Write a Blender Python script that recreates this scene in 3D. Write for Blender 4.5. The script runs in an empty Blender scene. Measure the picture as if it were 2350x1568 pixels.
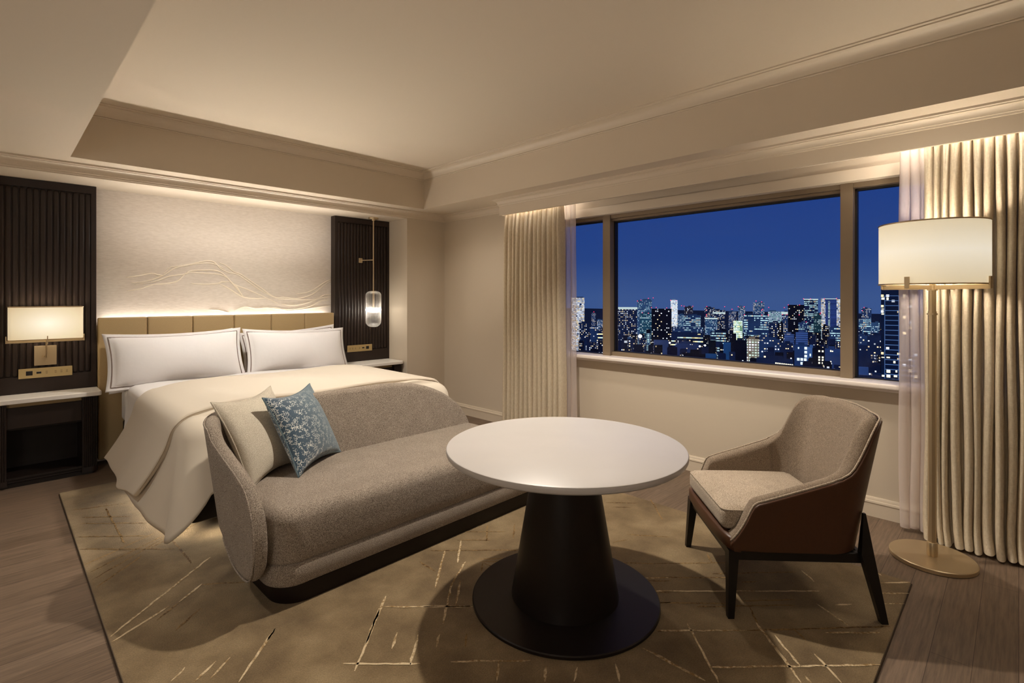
import bpy, bmesh, math, random
from mathutils import Vector, Matrix
random.seed(7)
scn = bpy.context.scene
COL = scn.collection
PI = math.pi

# ------------------------------------------------------------------ camera
CAM_H = 1.40
F_PX, U0, V0 = 1176.4, 1175.0, 682.5
A = math.radians(44.67)
AX = Vector((math.cos(A), math.sin(A), 0)); RT = Vector((math.sin(A), -math.cos(A), 0))
cam_d = bpy.data.cameras.new('camera'); cam = bpy.data.objects.new('camera', cam_d); COL.objects.link(cam)
cam.location = (0, 0, CAM_H)
cam.rotation_euler = (PI / 2, 0, A - PI / 2)
cam_d.sensor_width = 36; cam_d.lens = F_PX / 2350 * 36
cam_d.shift_x = 0; cam_d.shift_y = -(784 - V0) / 2350
cam_d.clip_start = .05; cam_d.clip_end = 6000
scn.camera = cam

# ------------------------------------------------------------------ materials
def S(r, g, b):
    f = lambda c: (c / 255 / 12.92) if c / 255 <= .04045 else ((c / 255 + .055) / 1.055) ** 2.4
    return (f(r), f(g), f(b), 1)

class NT:
    def __init__(s, name):
        s.m = bpy.data.materials.new(name); s.m.use_nodes = True
        s.t = s.m.node_tree; s.t.nodes.clear()
        s.out = s.n('ShaderNodeOutputMaterial')
    def n(s, typ, **kw):
        nd = s.t.nodes.new(typ)
        for k, v in kw.items(): setattr(nd, k, v)
        return nd
    def l(s, a, b): s.t.links.new(a, b)
    def set(s, sock, v):
        if isinstance(v, bpy.types.NodeSocket): s.l(v, sock)
        elif v is not None: sock.default_value = v
    def math(s, op, a, b=None, c=None):
        nd = s.n('ShaderNodeMath', operation=op)
        for i, v in enumerate((a, b, c)):
            if v is not None: s.set(nd.inputs[i], v)
        return nd.outputs[0]
    def mix(s, fac, a, b, mode='MIX'):
        nd = s.n('ShaderNodeMix', data_type='RGBA', blend_type=mode)
        s.set(nd.inputs[0], fac); s.set(nd.inputs[6], a); s.set(nd.inputs[7], b)
        return nd.outputs[2]
    def coord(s, which='Object'):
        return s.n('ShaderNodeTexCoord').outputs[which]
    def mapping(s, vec, scale=(1, 1, 1), rot=(0, 0, 0), loc=(0, 0, 0)):
        nd = s.n('ShaderNodeMapping'); s.l(vec, nd.inputs[0])
        nd.inputs['Scale'].default_value = scale; nd.inputs['Rotation'].default_value = rot; nd.inputs['Location'].default_value = loc
        return nd.outputs[0]
    def noise(s, vec, scale, detail=2, rough=.5):
        nd = s.n('ShaderNodeTexNoise'); s.l(vec, nd.inputs['Vector'])
        nd.inputs['Scale'].default_value = scale; nd.inputs['Detail'].default_value = detail; nd.inputs['Roughness'].default_value = rough
        return nd.outputs['Fac']
    def ramp(s, fac, stops):
        nd = s.n('ShaderNodeValToRGB'); s.l(fac, nd.inputs[0])
        el = nd.color_ramp.elements
        while len(el) < len(stops): el.new(.5)
        for e, (p, c) in zip(el, stops): e.position = p; e.color = c
        return nd.outputs[0]
    def bump(s, h, strength, dist=.01):
        nd = s.n('ShaderNodeBump'); s.l(h, nd.inputs['Height'])
        nd.inputs['Strength'].default_value = strength; nd.inputs['Distance'].default_value = dist
        return nd.outputs[0]
    def pbsdf(s, base, rough=.5, metal=0, spec=.5, normal=None, emis=None, emis_s=0, coat=0, sheen=0):
        p = s.n('ShaderNodeBsdfPrincipled')
        s.set(p.inputs['Base Color'], base); s.set(p.inputs['Roughness'], rough); p.inputs['Metallic'].default_value = metal
        p.inputs['Specular IOR Level'].default_value = spec
        if normal is not None: s.l(normal, p.inputs['Normal'])
        if emis is not None: s.set(p.inputs['Emission Color'], emis); s.set(p.inputs['Emission Strength'], emis_s)
        p.inputs['Coat Weight'].default_value = coat; p.inputs['Sheen Weight'].default_value = sheen
        return p.outputs[0]
    def done(s, sh): s.l(sh, s.out.inputs[0]); return s.m

def plain(name, rgb, rough=.5, metal=0, spec=.5, nscale=None, nstr=.2, ndist=.004, var=0, coat=0, sheen=0, stretch=(1, 1, 1)):
    t = NT(name); co = t.mapping(t.coord(), scale=stretch); base = S(*rgb); nrm = None
    if var:
        f = t.noise(co, (nscale or 20) * .5, 3)
        d = tuple(c * (1 - var) for c in base[:3]) + (1,); u = tuple(min(1, c * (1 + var)) for c in base[:3]) + (1,)
        base = t.ramp(f, [(.3, d), (.7, u)])
    if nscale: nrm = t.bump(t.noise(co, nscale, 3), nstr, ndist)
    return t.done(t.pbsdf(base, rough, metal, spec, nrm, coat=coat, sheen=sheen))

def emit(name, rgb, strength):
    t = NT(name); e = t.n('ShaderNodeEmission'); e.inputs[0].default_value = S(*rgb); e.inputs[1].default_value = strength
    return t.done(e.outputs[0])

MAT = {}
MAT['wall'] = plain('painted wall', (206, 193, 174), .75, spec=.2, nscale=180, nstr=.05, ndist=.001)
MAT['ceiling'] = plain('painted ceiling', (210, 196, 176), .85, spec=.15, nscale=60, nstr=.02, ndist=.001)
MAT['trim'] = plain('painted trim', (214, 200, 180), .5, spec=.35, nscale=90, nstr=.02, ndist=.001)
MAT['sill'] = plain('white sill', (240, 230, 222), .4, spec=.4, nscale=90, nstr=.02, ndist=.001)
def m_wallpaper():
    t = NT('textured wallcovering'); co = t.coord()
    a = t.noise(t.mapping(co, scale=(25, 25, 140)), 1, 3)
    b = t.noise(co, 260, 2)
    h = t.math('ADD', a, t.math('MULTIPLY', b, .6))
    base = t.ramp(a, [(.3, S(208, 196, 182)), (.7, S(221, 210, 197))])
    return t.done(t.pbsdf(base, .75, spec=.2, normal=t.bump(h, .25, .003)))
MAT['paper'] = m_wallpaper()
def m_floor():
    t = NT('oak plank floor'); co = t.coord()
    br = t.n('ShaderNodeTexBrick'); t.l(co, br.inputs['Vector'])
    br.offset = .37; br.inputs['Scale'].default_value = 1; br.inputs['Brick Width'].default_value = 1.3; br.inputs['Row Height'].default_value = .125
    br.inputs['Mortar Size'].default_value = .0012; br.inputs['Mortar Smooth'].default_value = .2; br.inputs['Bias'].default_value = 0
    br.inputs['Color1'].default_value = S(107, 89, 73); br.inputs['Color2'].default_value = S(122, 103, 86); br.inputs['Mortar'].default_value = S(62, 48, 38)
    g = t.noise(t.mapping(co, scale=(2.2, 38, 1)), 2.2, 6, .65)
    gr = t.ramp(g, [(.32, (.62, .62, .62, 1)), (.62, (1.12, 1.12, 1.12, 1))])
    big = t.ramp(t.noise(co, .8, 2), [(.3, (.88, .9, .92, 1)), (.7, (1.06, 1.03, 1.0, 1))])
    c = t.mix(1, t.mix(1, br.outputs['Color'], gr, 'MULTIPLY'), big, 'MULTIPLY')
    return t.done(t.pbsdf(c, .48, spec=.35, normal=t.bump(g, .08, .002)))
MAT['floor'] = m_floor()
def m_rug():
    t = NT('hand tufted rug'); co = t.coord()
    a = t.noise(co, 3.0, 4, .6); b = t.noise(co, 210, 3, .65)
    col = t.ramp(a, [(.28, S(96, 79, 57)), (.5, S(126, 107, 79)), (.72, S(152, 133, 102))])
    fine = t.ramp(b, [(.3, (.74, .74, .74, 1)), (.7, (1.2, 1.2, 1.2, 1))])
    col = t.mix(1, col, fine, 'MULTIPLY')
    return t.done(t.pbsdf(col, .95, spec=.05, normal=t.bump(b, .6, .006), sheen=.15))
MAT['rug'] = m_rug()
def m_strand(name, c0, c1, thr):
    t = NT(name); co = t.coord()
    f = t.noise(co, 90, 2); big = t.noise(co, 3.5, 2)
    k = t.math('ADD', t.math('MULTIPLY', f, .6), t.math('MULTIPLY', big, .6))
    col = t.ramp(k, [(thr - .1, S(*c0)), (thr + .08, S(*c1))])
    return t.done(t.pbsdf(col, .8, spec=.2, normal=t.bump(f, .9, .006)))
MAT['strand_light'] = m_strand('pale silk rug strands', (138, 112, 74), (206, 186, 152), .58)
MAT['strand_dark'] = m_strand('carved rug grooves', (84, 62, 38), (142, 116, 78), .58)
MAT['rug_edge'] = plain('rug binding', (58, 42, 28), .95, nscale=200, nstr=.5)
def m_boucle(name, d, l, scale=390, bs=.8):
    t = NT(name); co = t.coord()
    a = t.noise(co, scale, 2, .6); b = t.noise(co, 9, 2)
    col = t.ramp(a, [(.42, S(*d)), (.60, S(*l))])
    col = t.mix(1, col, t.ramp(b, [(.3, (.93, .93, .93, 1)), (.7, (1.05, 1.05, 1.05, 1))]), 'MULTIPLY')
    return t.done(t.pbsdf(col, .95, spec=.1, normal=t.bump(a, bs, .006), sheen=.1))
MAT['boucle'] = m_boucle('taupe boucle', (108, 96, 86), (190, 176, 160))
def m_herring():
    t = NT('woven herringbone wool'); co = t.coord()
    sp = t.n('ShaderNodeSeparateXYZ'); t.l(co, sp.inputs[0])
    x = t.math('ADD', sp.outputs[0], sp.outputs[1])
    zig = t.math('PINGPONG', t.math('MULTIPLY', x, 1.0), .013)
    ph = t.math('ADD', t.math('MULTIPLY', sp.outputs[2], 1300), t.math('MULTIPLY', zig, 1300))
    w = t.math('SINE', ph)
    nz = t.noise(co, 300, 2)
    k = t.math('ADD', t.math('MULTIPLY', w, .22), nz)
    col = t.ramp(k, [(.28, S(82, 68, 56)), (.72, S(166, 149, 130))])
    return t.done(t.pbsdf(col, .92, spec=.12, normal=t.bump(k, .35, .003), sheen=.1))
MAT['herring'] = m_herring()
MAT['wool'] = m_boucle('pale wool weave', (150, 134, 116), (200, 184, 164), 300, .5)
MAT['leather'] = plain('tan leather', (72, 43, 24), .42, spec=.45, nscale=240, nstr=.12, ndist=.001, var=.06)
MAT['black_wood'] = plain('ebonised wood', (16, 12, 10), .4, spec=.4, nscale=60, nstr=.05, stretch=(1, 1, .1))
MAT['plinth'] = plain('dark stained plinth', (24, 14, 11), .5, spec=.3, nscale=60, nstr=.05)
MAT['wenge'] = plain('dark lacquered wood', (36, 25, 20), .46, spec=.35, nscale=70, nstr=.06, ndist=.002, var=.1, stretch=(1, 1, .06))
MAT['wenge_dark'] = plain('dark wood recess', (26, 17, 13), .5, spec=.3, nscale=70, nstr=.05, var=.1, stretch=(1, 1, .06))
MAT['marble'] = plain('cream marble', (192, 187, 184), .4, spec=.5, nscale=5, nstr=0.0, var=.03)
MAT['white_marble'] = plain('white marble', (240, 234, 226), .3, spec=.4, nscale=5, nstr=0.0, var=.02)
MAT['bronze_dark'] = plain('black bronze', (24, 16, 13), .42, metal=0, spec=.35, nscale=120, nstr=.03, ndist=.001)
MAT['brass'] = plain('brushed brass', (200, 180, 146), .4, metal=.85, nscale=300, nstr=.06, ndist=.001, stretch=(1, 1, .05))
MAT['plate'] = plain('satin brass plate', (200, 178, 130), .45, metal=.8, nscale=300, nstr=.04, ndist=.001)
MAT['frame'] = plain('bronze window frame', (134, 117, 95), .5, metal=.15, nscale=150, nstr=.03, ndist=.001)
MAT['gasket'] = plain('black gasket', (24, 20, 17), .5, nscale=100, nstr=.02)
MAT['socket'] = plain('black socket insert', (18, 16, 18), .35, nscale=100, nstr=.02)
MAT['engrave'] = plain('engraved symbol', (92, 74, 44), .6, nscale=100, nstr=.02)
MAT['headboard'] = plain('olive tan leather', (170, 146, 106), .5, spec=.35, nscale=260, nstr=.1, ndist=.001, var=.04)
MAT['linen'] = plain('white cotton', (238, 234, 232), .85, spec=.15, nscale=14, nstr=.25, ndist=.006, sheen=.1)
MAT['duvet'] = plain('ivory duvet cotton', (213, 202, 185), .85, spec=.15, nscale=5, nstr=.2, ndist=.012, sheen=.1)
MAT['piping'] = plain('taupe piping', (128, 112, 104), .8, nscale=300, nstr=.2)
MAT['fold_shade'] = plain('painted fold shade', (158, 140, 116), .8, nscale=300, nstr=.2)  # shade under the fold's edge, painted as a darker tone
MAT['cream_cushion'] = m_boucle('cream linen weave', (176, 166, 148), (212, 203, 186), 380, .4)
def m_blue():
    t = NT('blue fretwork velvet'); co = t.coord('Object')
    v = t.n('ShaderNodeTexVoronoi', feature='DISTANCE_TO_EDGE', distance='MANHATTAN'); t.l(t.mapping(co, scale=(1, 1, 1)), v.inputs['Vector']); v.inputs['Scale'].default_value = 84
    br = t.noise(co, 42, 2)
    line = t.math('MULTIPLY', t.math('LESS_THAN', v.outputs['Distance'], .08), t.math('GREATER_THAN', br, .5))
    sp = t.n('ShaderNodeSeparateXYZ'); t.l(co, sp.inputs[0])
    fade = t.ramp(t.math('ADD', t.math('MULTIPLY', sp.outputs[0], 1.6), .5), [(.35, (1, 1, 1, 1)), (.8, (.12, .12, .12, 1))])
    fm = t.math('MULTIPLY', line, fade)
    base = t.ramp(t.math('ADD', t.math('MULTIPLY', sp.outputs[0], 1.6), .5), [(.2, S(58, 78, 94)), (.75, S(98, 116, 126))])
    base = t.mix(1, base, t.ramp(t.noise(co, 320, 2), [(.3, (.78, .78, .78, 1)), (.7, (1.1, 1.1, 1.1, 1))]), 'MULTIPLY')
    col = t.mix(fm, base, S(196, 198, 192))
    return t.done(t.pbsdf(col, .8, spec=.25, normal=t.bump(fm, .4, .004), sheen=.3))
MAT['blue'] = m_blue()
MAT['blue_edge'] = plain('blue grey velvet', (84, 104, 112), .8, nscale=200, nstr=.2, sheen=.3)
def m_curtain():
    t = NT('slub linen curtain'); co = t.coord()
    n = t.noise(t.mapping(co, scale=(1, 1, .2)), 180, 3); b = t.noise(t.mapping(co, scale=(60, 60, 500)), 1, 2)
    k = t.math('ADD', t.math('MULTIPLY', n, .6), t.math('MULTIPLY', b, .4))
    col = t.ramp(k, [(.35, S(200, 184, 158)), (.65, S(222, 208, 184))])
    d = t.pbsdf(col, .9, spec=.12, normal=t.bump(k, .12, .002))
    tr = t.n('ShaderNodeBsdfTranslucent'); t.l(col, tr.inputs[0])
    mx = t.n('ShaderNodeMixShader'); mx.inputs[0].default_value = .12; t.l(d, mx.inputs[1]); t.l(tr.outputs[0], mx.inputs[2])
    return t.done(mx.outputs[0])
MAT['curtain'] = m_curtain()
def m_sheer():
    t = NT('sheer voile')
    d = t.n('ShaderNodeBsdfDiffuse'); d.inputs[0].default_value = S(232, 218, 212)
    tr = t.n('ShaderNodeBsdfTranslucent'); tr.inputs[0].default_value = S(232, 218, 212)
    tp = t.n('ShaderNodeBsdfTransparent')
    lw = t.n('ShaderNodeLayerWeight'); lw.inputs[0].default_value = .35
    a = t.n('ShaderNodeMixShader'); a.inputs[0].default_value = .35; t.l(d.outputs[0], a.inputs[1]); t.l(tr.outputs[0], a.inputs[2])
    f = t.math('ADD', t.math('MULTIPLY', lw.outputs['Facing'], .35), .60)
    mx = t.n('ShaderNodeMixShader'); t.l(f, mx.inputs[0]); t.l(tp.outputs[0], mx.inputs[1]); t.l(a.outputs[0], mx.inputs[2])
    return t.done(mx.outputs[0])
MAT['sheer'] = m_sheer()
def m_pane():
    t = NT('window glass'); tp = t.n('ShaderNodeBsdfTransparent'); g = t.n('ShaderNodeBsdfGlossy'); g.inputs['Roughness'].default_value = .02
    g.inputs[0].default_value = (1, 1, 1, 1); tp.inputs[0].default_value = (.97, .98, 1, 1)
    mx = t.n('ShaderNodeMixShader'); mx.inputs[0].default_value = .012; t.l(tp.outputs[0], mx.inputs[1]); t.l(g.outputs[0], mx.inputs[2])
    return t.done(mx.outputs[0])
MAT['pane'] = m_pane()
def m_ribglass():
    t = NT('ribbed clear glass'); tp = t.n('ShaderNodeBsdfTransparent'); tp.inputs[0].default_value = (.93, .92, .9, 1)
    g = t.n('ShaderNodeBsdfGlossy'); g.inputs['Roughness'].default_value = .08
    d = t.n('ShaderNodeBsdfTranslucent'); d.inputs[0].default_value = (.9, .87, .82, 1)
    lw = t.n('ShaderNodeLayerWeight'); lw.inputs[0].default_value = .4
    a = t.n('ShaderNodeMixShader'); a.inputs[0].default_value = .6; t.l(g.outputs[0], a.inputs[1]); t.l(d.outputs[0], a.inputs[2])
    f = t.math('ADD', t.math('MULTIPLY', lw.outputs['Facing'], .5), .10)
    mx = t.n('ShaderNodeMixShader'); t.l(f, mx.inputs[0]); t.l(tp.outputs[0], mx.inputs[1]); t.l(a.outputs[0], mx.inputs[2])
    return t.done(mx.outputs[0])
MAT['ribglass'] = m_ribglass()
def m_shade(name, cx, cz, e_edge, e_mid, rx, rz):
    # lit fabric: brighter round the bulb, in the shade's own object coordinates
    t = NT(name); co = t.coord()
    sp = t.n('ShaderNodeSeparateXYZ'); t.l(co, sp.inputs[0])
    w = t.noise(t.mapping(co, scale=(1, 1, .1)), 260, 2)
    dz = t.math('DIVIDE', t.math('SUBTRACT', sp.outputs[2], cz), rz)
    dx = t.math('DIVIDE', t.math('SUBTRACT', sp.outputs[0], cx), rx)
    r = t.math('SQRT', t.math('ADD', t.math('MULTIPLY', dx, dx), t.math('MULTIPLY', dz, dz)))
    col = t.ramp(r, [(0, S(244, 236, 216)), (1, S(226, 206, 166))])
    st = t.math('ADD', e_mid, t.math('MULTIPLY', t.math('MINIMUM', r, 1.0), e_edge - e_mid))
    st = t.math('MULTIPLY', st, t.math('ADD', .95, t.math('MULTIPLY', w, .1)))
    return t.done(t.pbsdf(S(205, 190, 160), .9, spec=.1, emis=col, emis_s=st))
MAT['bulb'] = emit('lamp bulb', (255, 226, 180), 6)
MAT['led'] = emit('pendant led', (255, 244, 228), 9)
def m_diff():
    t = NT('frosted lamp diffuser'); tp = t.n('ShaderNodeBsdfTransparent'); e = t.n('ShaderNodeEmission'); e.inputs[0].default_value = S(240, 222, 186); e.inputs[1].default_value = .9
    mx = t.n('ShaderNodeMixShader'); mx.inputs[0].default_value = .35; t.l(tp.outputs[0], mx.inputs[1]); t.l(e.outputs[0], mx.inputs[2])
    return t.done(mx.outputs[0])
MAT['lamp_inner'] = m_diff()
MAT['plaster'] = plain('white plaster', (238, 226, 206), .6, spec=.3, nscale=120, nstr=.1, ndist=.002)

# ------------------------------------------------------------------ object helpers
def tag(o, label=None, cat=None, group=None, kind=None):
    if label: o['label'] = label
    if cat: o['category'] = cat
    if group: o['group'] = group
    if kind: o['kind'] = kind
    return o
def thing(name, label, cat, loc=(0, 0, 0), rz=0, group=None, kind=None):
    o = bpy.data.objects.new(name, None); COL.objects.link(o)
    o.location = loc; o.rotation_euler = (0, 0, rz); o.empty_display_size = .1
    return tag(o, label, cat, group, kind)
def obj(name, bm, m, parent=None, smooth=None, loc=None, label=None):
    bmesh.ops.recalc_face_normals(bm, faces=bm.faces[:])
    me = bpy.data.meshes.new(name); bm.to_mesh(me); bm.free()
    for mm in (m if isinstance(m, (list, tuple)) else [m]): me.materials.append(MAT[mm] if isinstance(mm, str) else mm)
    o = bpy.data.objects.new(name, me); COL.objects.link(o)
    if parent: o.parent = parent
    if loc: o.location = loc
    if smooth is not None:
        me.shade_smooth()
        if smooth < 179: me.set_sharp_from_angle(angle=math.radians(smooth))
    if label: o['label'] = label
    return o
def struct(name, bm, m, smooth=None, parent=None, label=None):
    o = obj(name, bm, m, parent, smooth, label=label)
    if not parent: o['kind'] = 'structure'
    return o
def B(): return bmesh.new()
def box(bm, x0, x1, y0, y1, z0, z1, bev=0, seg=2, mi=0):
    vs = [bm.verts.new(p) for p in ((x0, y0, z0), (x1, y0, z0), (x1, y1, z0), (x0, y1, z0), (x0, y0, z1), (x1, y0, z1), (x1, y1, z1), (x0, y1, z1))]
    fs = [bm.faces.new([vs[i] for i in q]) for q in ((0, 3, 2, 1), (4, 5, 6, 7), (0, 1, 5, 4), (1, 2, 6, 5), (2, 3, 7, 6), (3, 0, 4, 7))]
    for f in fs: f.material_index = mi
    if bev:
        es = list({e for f in fs for e in f.edges})
        bmesh.ops.bevel(bm, geom=es, offset=bev, segments=seg, profile=.6, affect='EDGES', clamp_overlap=True)
    return bm
def hexa(bm, bot, top, z0, z1):
    """tapered post: bot/top = (cx, cy, hx, hy)"""
    vs = []
    for (cx, cy, hx, hy), z in ((bot, z0), (top, z1)):
        for sx, sy in ((-1, -1), (1, -1), (1, 1), (-1, 1)): vs.append(bm.verts.new((cx + sx * hx, cy + sy * hy, z)))
    for q in ((0, 3, 2, 1), (4, 5, 6, 7), (0, 1, 5, 4), (1, 2, 6, 5), (2, 3, 7, 6), (3, 0, 4, 7)): bm.faces.new([vs[i] for i in q])
    return bm
def quad(bm, pts, mi=0):
    f = bm.faces.new([bm.verts.new(p) for p in pts]); f.material_index = mi; return f
def grid(bm, P, closed_u=False, closed_v=False, cap=False):
    """P[i][j] points"""
    V = [[bm.verts.new(p) for p in row] for row in P]
    n, m = len(V), len(V[0])
    for i in range(n if closed_u else n - 1):
        for j in range(m if closed_v else m - 1):
            a, b, c, d = V[i][j], V[(i + 1) % n][j], V[(i + 1) % n][(j + 1) % m], V[i][(j + 1) % m]
            try: bm.faces.new((a, b, c, d))
            except ValueError: pass
    if cap and closed_v:
        for row in (V[0], V[-1]):
            try: bm.faces.new(row)
            except ValueError: pass
    return bm
def lathe(bm, prof, cx=0, cy=0, seg=48, sx=1, sy=1):
    P = []
    for k in range(seg):
        a = 2 * PI * k / seg
        P.append([(cx + r * math.cos(a) * sx, cy + r * math.sin(a) * sy, z) for r, z in prof])
    V = [[bm.verts.new(p) for p in row] for row in P]
    for k in range(seg):
        for j in range(len(prof) - 1):
            a, b, c, d = V[k][j], V[(k + 1) % seg][j], V[(k + 1) % seg][j + 1], V[k][j + 1]
            bm.faces.new((a, b, c, d))
    bmesh.ops.remove_doubles(bm, verts=bm.verts[:], dist=1e-5)
    for f in [f for f in bm.faces if f.calc_area() < 1e-12]: bm.faces.remove(f)
    return bm
def capped(prof):
    return [(0, prof[0][1])] + prof + [(0, prof[-1][1])]
def frames(pts, closed=False):
    pts = [Vector(p) for p in pts]; n = len(pts); out = []
    up = Vector((0, 0, 1))
    for i in range(n):
        a = pts[(i - 1) % n] if (closed or i > 0) else pts[i]; b = pts[(i + 1) % n] if (closed or i < n - 1) else pts[i]
        t = (b - a).normalized()
        u = up if abs(t.z) < .95 else Vector((1, 0, 0))
        s = t.cross(u).normalized(); w = s.cross(t).normalized()
        out.append((pts[i], s, w))
    return out
def tube(bm, pts, r, seg=8, closed=False, flat=1.0):
    P = []
    for p, s, w in frames(pts, closed):
        P.append([p + s * (r * math.cos(2 * PI * k / seg)) + w * (r * flat * math.sin(2 * PI * k / seg)) for k in range(seg)])
    return grid(bm, P, closed_u=closed, closed_v=True, cap=not closed)
def smooth_path(pts, n=6, closed=False):
    pts = [Vector(p) for p in pts]; m = len(pts); out = []
    for i in range(m if closed else m - 1):
        p0 = pts[(i - 1) % m] if (closed or i > 0) else pts[i]; p1 = pts[i]; p2 = pts[(i + 1) % m]
        p3 = pts[(i + 2) % m] if (closed or i + 2 < m) else p2
        for k in range(n):
            t = k / n
            out.append(.5 * ((2 * p1) + (p2 - p0) * t + (2 * p0 - 5 * p1 + 4 * p2 - p3) * t * t + (3 * p1 - p0 - 3 * p2 + p3) * t ** 3))
    if not closed: out.append(pts[-1])
    return out
def moulding(bm, path, prof, closed=False):
    """path: plan points (x, y); prof: (offset to the left of travel, z)"""
    n = len(path); P = []
    for i in range(n):
        p = Vector(path[i])
        d0 = (p - Vector(path[i - 1])).normalized() if (closed or i > 0) else None
        d1 = (Vector(path[(i + 1) % n]) - p).normalized() if (closed or i < n - 1) else None
        n0 = Vector((-d0.y, d0.x)) if d0 is not None else None; n1 = Vector((-d1.y, d1.x)) if d1 is not None else None
        if n0 is None: m = n1
        elif n1 is None: m = n0
        else: m = (n0 + n1) / (1 + n0.dot(n1))
        P.append([(p.x + m.x * o, p.y + m.y * o, z) for o, z in prof])
    return grid(bm, P, closed_u=closed)
def rrect(x0, x1, y0, y1, r, n=8):
    rs = r if isinstance(r, (list, tuple)) else (r, r, r, r)
    pts = []
    for (cx, cy, rr, a0) in ((x1 - rs[0], y0 + rs[0], rs[0], -PI / 2), (x1 - rs[1], y1 - rs[1], rs[1], 0), (x0 + rs[2], y1 - rs[2], rs[2], PI / 2), (x0 + rs[3], y0 + rs[3], rs[3], PI)):
        for k in range(n + 1):
            a = a0 + PI / 2 * k / n; pts.append((cx + rr * math.cos(a), cy + rr * math.sin(a)))
    return pts
def offset_poly(pts, d):
    n = len(pts); out = []
    for i in range(n):
        p = Vector(pts[i]); a = Vector(pts[i - 1]); b = Vector(pts[(i + 1) % n])
        t = (b - a); t = t.normalized() if t.length > 1e-9 else Vector((1, 0))
        nn = Vector((t.y, -t.x)); out.append((p.x + nn.x * d, p.y + nn.y * d))
    return out
def slab(bm, outline, rings, cap_top=True, cap_bot=True):
    """outline (ccw plan), rings = [(offset outward, z)] bottom to top"""
    P = [[(x, y, z) for x, y in offset_poly(outline, d)] for d, z in rings]
    V = [[bm.verts.new(p) for p in row] for row in P]; m = len(outline)
    for i in range(len(V) - 1):
        for j in range(m): bm.faces.new((V[i][j], V[i][(j + 1) % m], V[i + 1][(j + 1) % m], V[i + 1][j]))
    if cap_bot: bm.faces.new(list(reversed(V[0])))
    if cap_top: bm.faces.new(V[-1])
    return bm
def round_rings(z0, z1, r, n=6, rb=0):
    """side profile rounded at the top by r and at the bottom by rb"""
    out = []
    if rb:
        for k in range(n + 1):
            a = -PI / 2 + PI / 2 * k / n; out.append((-rb + rb * math.cos(a), z0 + rb + rb * math.sin(a)))
    else: out.append((0, z0))
    for k in range(n + 1):
        a = PI / 2 * k / n; out.append((-r + r * math.cos(a), z1 - r + r * math.sin(a)))
    return out
def light(name, typ, loc, energy, color, size=.05, rot=None, size_y=None, spot=None, blend=.5, target=None):
    d = bpy.data.lights.new(name, typ); o = bpy.data.objects.new(name, d); COL.objects.link(o)
    o.location = loc; d.energy = energy; d.color = color
    if typ == 'AREA':
        d.size = size
        if size_y: d.shape = 'RECTANGLE'; d.size_y = size_y
    else: d.shadow_soft_size = size
    if typ == 'SPOT': d.spot_size = math.radians(spot); d.spot_blend = blend
    if rot: o.rotation_euler = rot
    if target: o.rotation_euler = (Vector(target) - Vector(loc)).to_track_quat('-Z', 'Y').to_euler()
    return o

# ------------------------------------------------------------------ room shell
SOF, TRAY = 2.415, 2.825
TX0, TX1, TY0, TY1 = .391, 3.482, -1.2, 4.868
WX, GX = 3.96, 4.08           # window wall face, glass plane
BY, RY = 5.10, 5.587          # bulkhead face, back of the bed recess
struct('floor', box(B(), -1.9, 4.12, -2.0, 5.75, -.1, 0), 'floor')
bm = B()
box(bm, -1.9, 4.12, TY1, 5.75, SOF, 2.95); box(bm, TX1, 4.12, TY0, TY1, SOF, 2.95)
box(bm, -1.9, TX0, TY0, TY1, SOF, 2.95); box(bm, -1.9, 4.12, -2.0, TY0, SOF, 2.95)
box(bm, TX0 - .02, TX1 + .02, TY0 - .02, TY1 + .02, TRAY, 2.951)
struct('ceiling', bm, 'ceiling')
struct('wall_back', box(B(), -.03, 3.41, RY, 5.75, 0, 2.33), 'paper')
bm = B(); box(bm, 3.41, WX + .1, BY, 5.75, 0, SOF); struct('wall_back_right', bm, 'wall')
bm = B(); box(bm, -1.9, -.03, BY, 5.75, 0, SOF); struct('wall_back_left', bm, 'wall')
bm = B(); box(bm, -.03, 3.41, BY, 5.75, 2.325, SOF); struct('wall_back_upper', bm, 'ceiling')
OY0, OY1, OZ0, OZ1 = -.55, 3.5, .83, 2.157
bm = B()
box(bm, WX, 4.12, -2.0, 5.11, 0, OZ0); box(bm, WX, 4.12, -2.0, 5.11, OZ1, SOF)
box(bm, WX, 4.12, OY1, 5.11, OZ0, OZ1); box(bm, WX, 4.12, -2.0, OY0, OZ0, OZ1)
struct('wall_right', bm, 'wall')
struct('wall_left', box(B(), -2.0, -1.9, -2.1, 5.75, 0, 2.95), 'wall')
struct('wall_front', box(B(), -2.0, 4.12, -2.1, -2.0, 0, 2.95), 'wall')
def cove(p0, p1, n=7):
    """concave quarter from p0 (wall) to p1 (ceiling)"""
    out = []
    for k in range(n + 1):
        a = PI / 2 * k / n
        out.append((p0[0] + (p1[0] - p0[0]) * (1 - math.cos(a)), p0[1] + (p1[1] - p0[1]) * math.sin(a)))
    return out
z = 2.735
struct('trim_1', moulding(B(), [(TX0, TY0), (TX1, TY0), (TX1, TY1), (TX0, TY1)], [(0, z), (.01, z), (.012, z + .006), (.007, z + .009), (.014, z + .012)] + cove((.014, z + .012), (.082, z + .072)) + [(.086, z + .072), (.086, z + .079), (.10, z + .083), (.10, TRAY)], True), 'trim', 30, label='white cove cornice round the raised ceiling tray')
z = 2.332
struct('trim_2', moulding(B(), [(WX, 3.80), (WX, BY), (-1.9, BY)], [(0, z), (.009, z), (.012, z + .006), (.012, z + .014), (.017, z + .016)] + cove((.017, z + .016), (.05, z + .062)) + [(.05, z + .066), (.062, z + .07), (.062, SOF)]), 'trim', 30, label='white crown moulding along the bed wall and corner')
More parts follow.
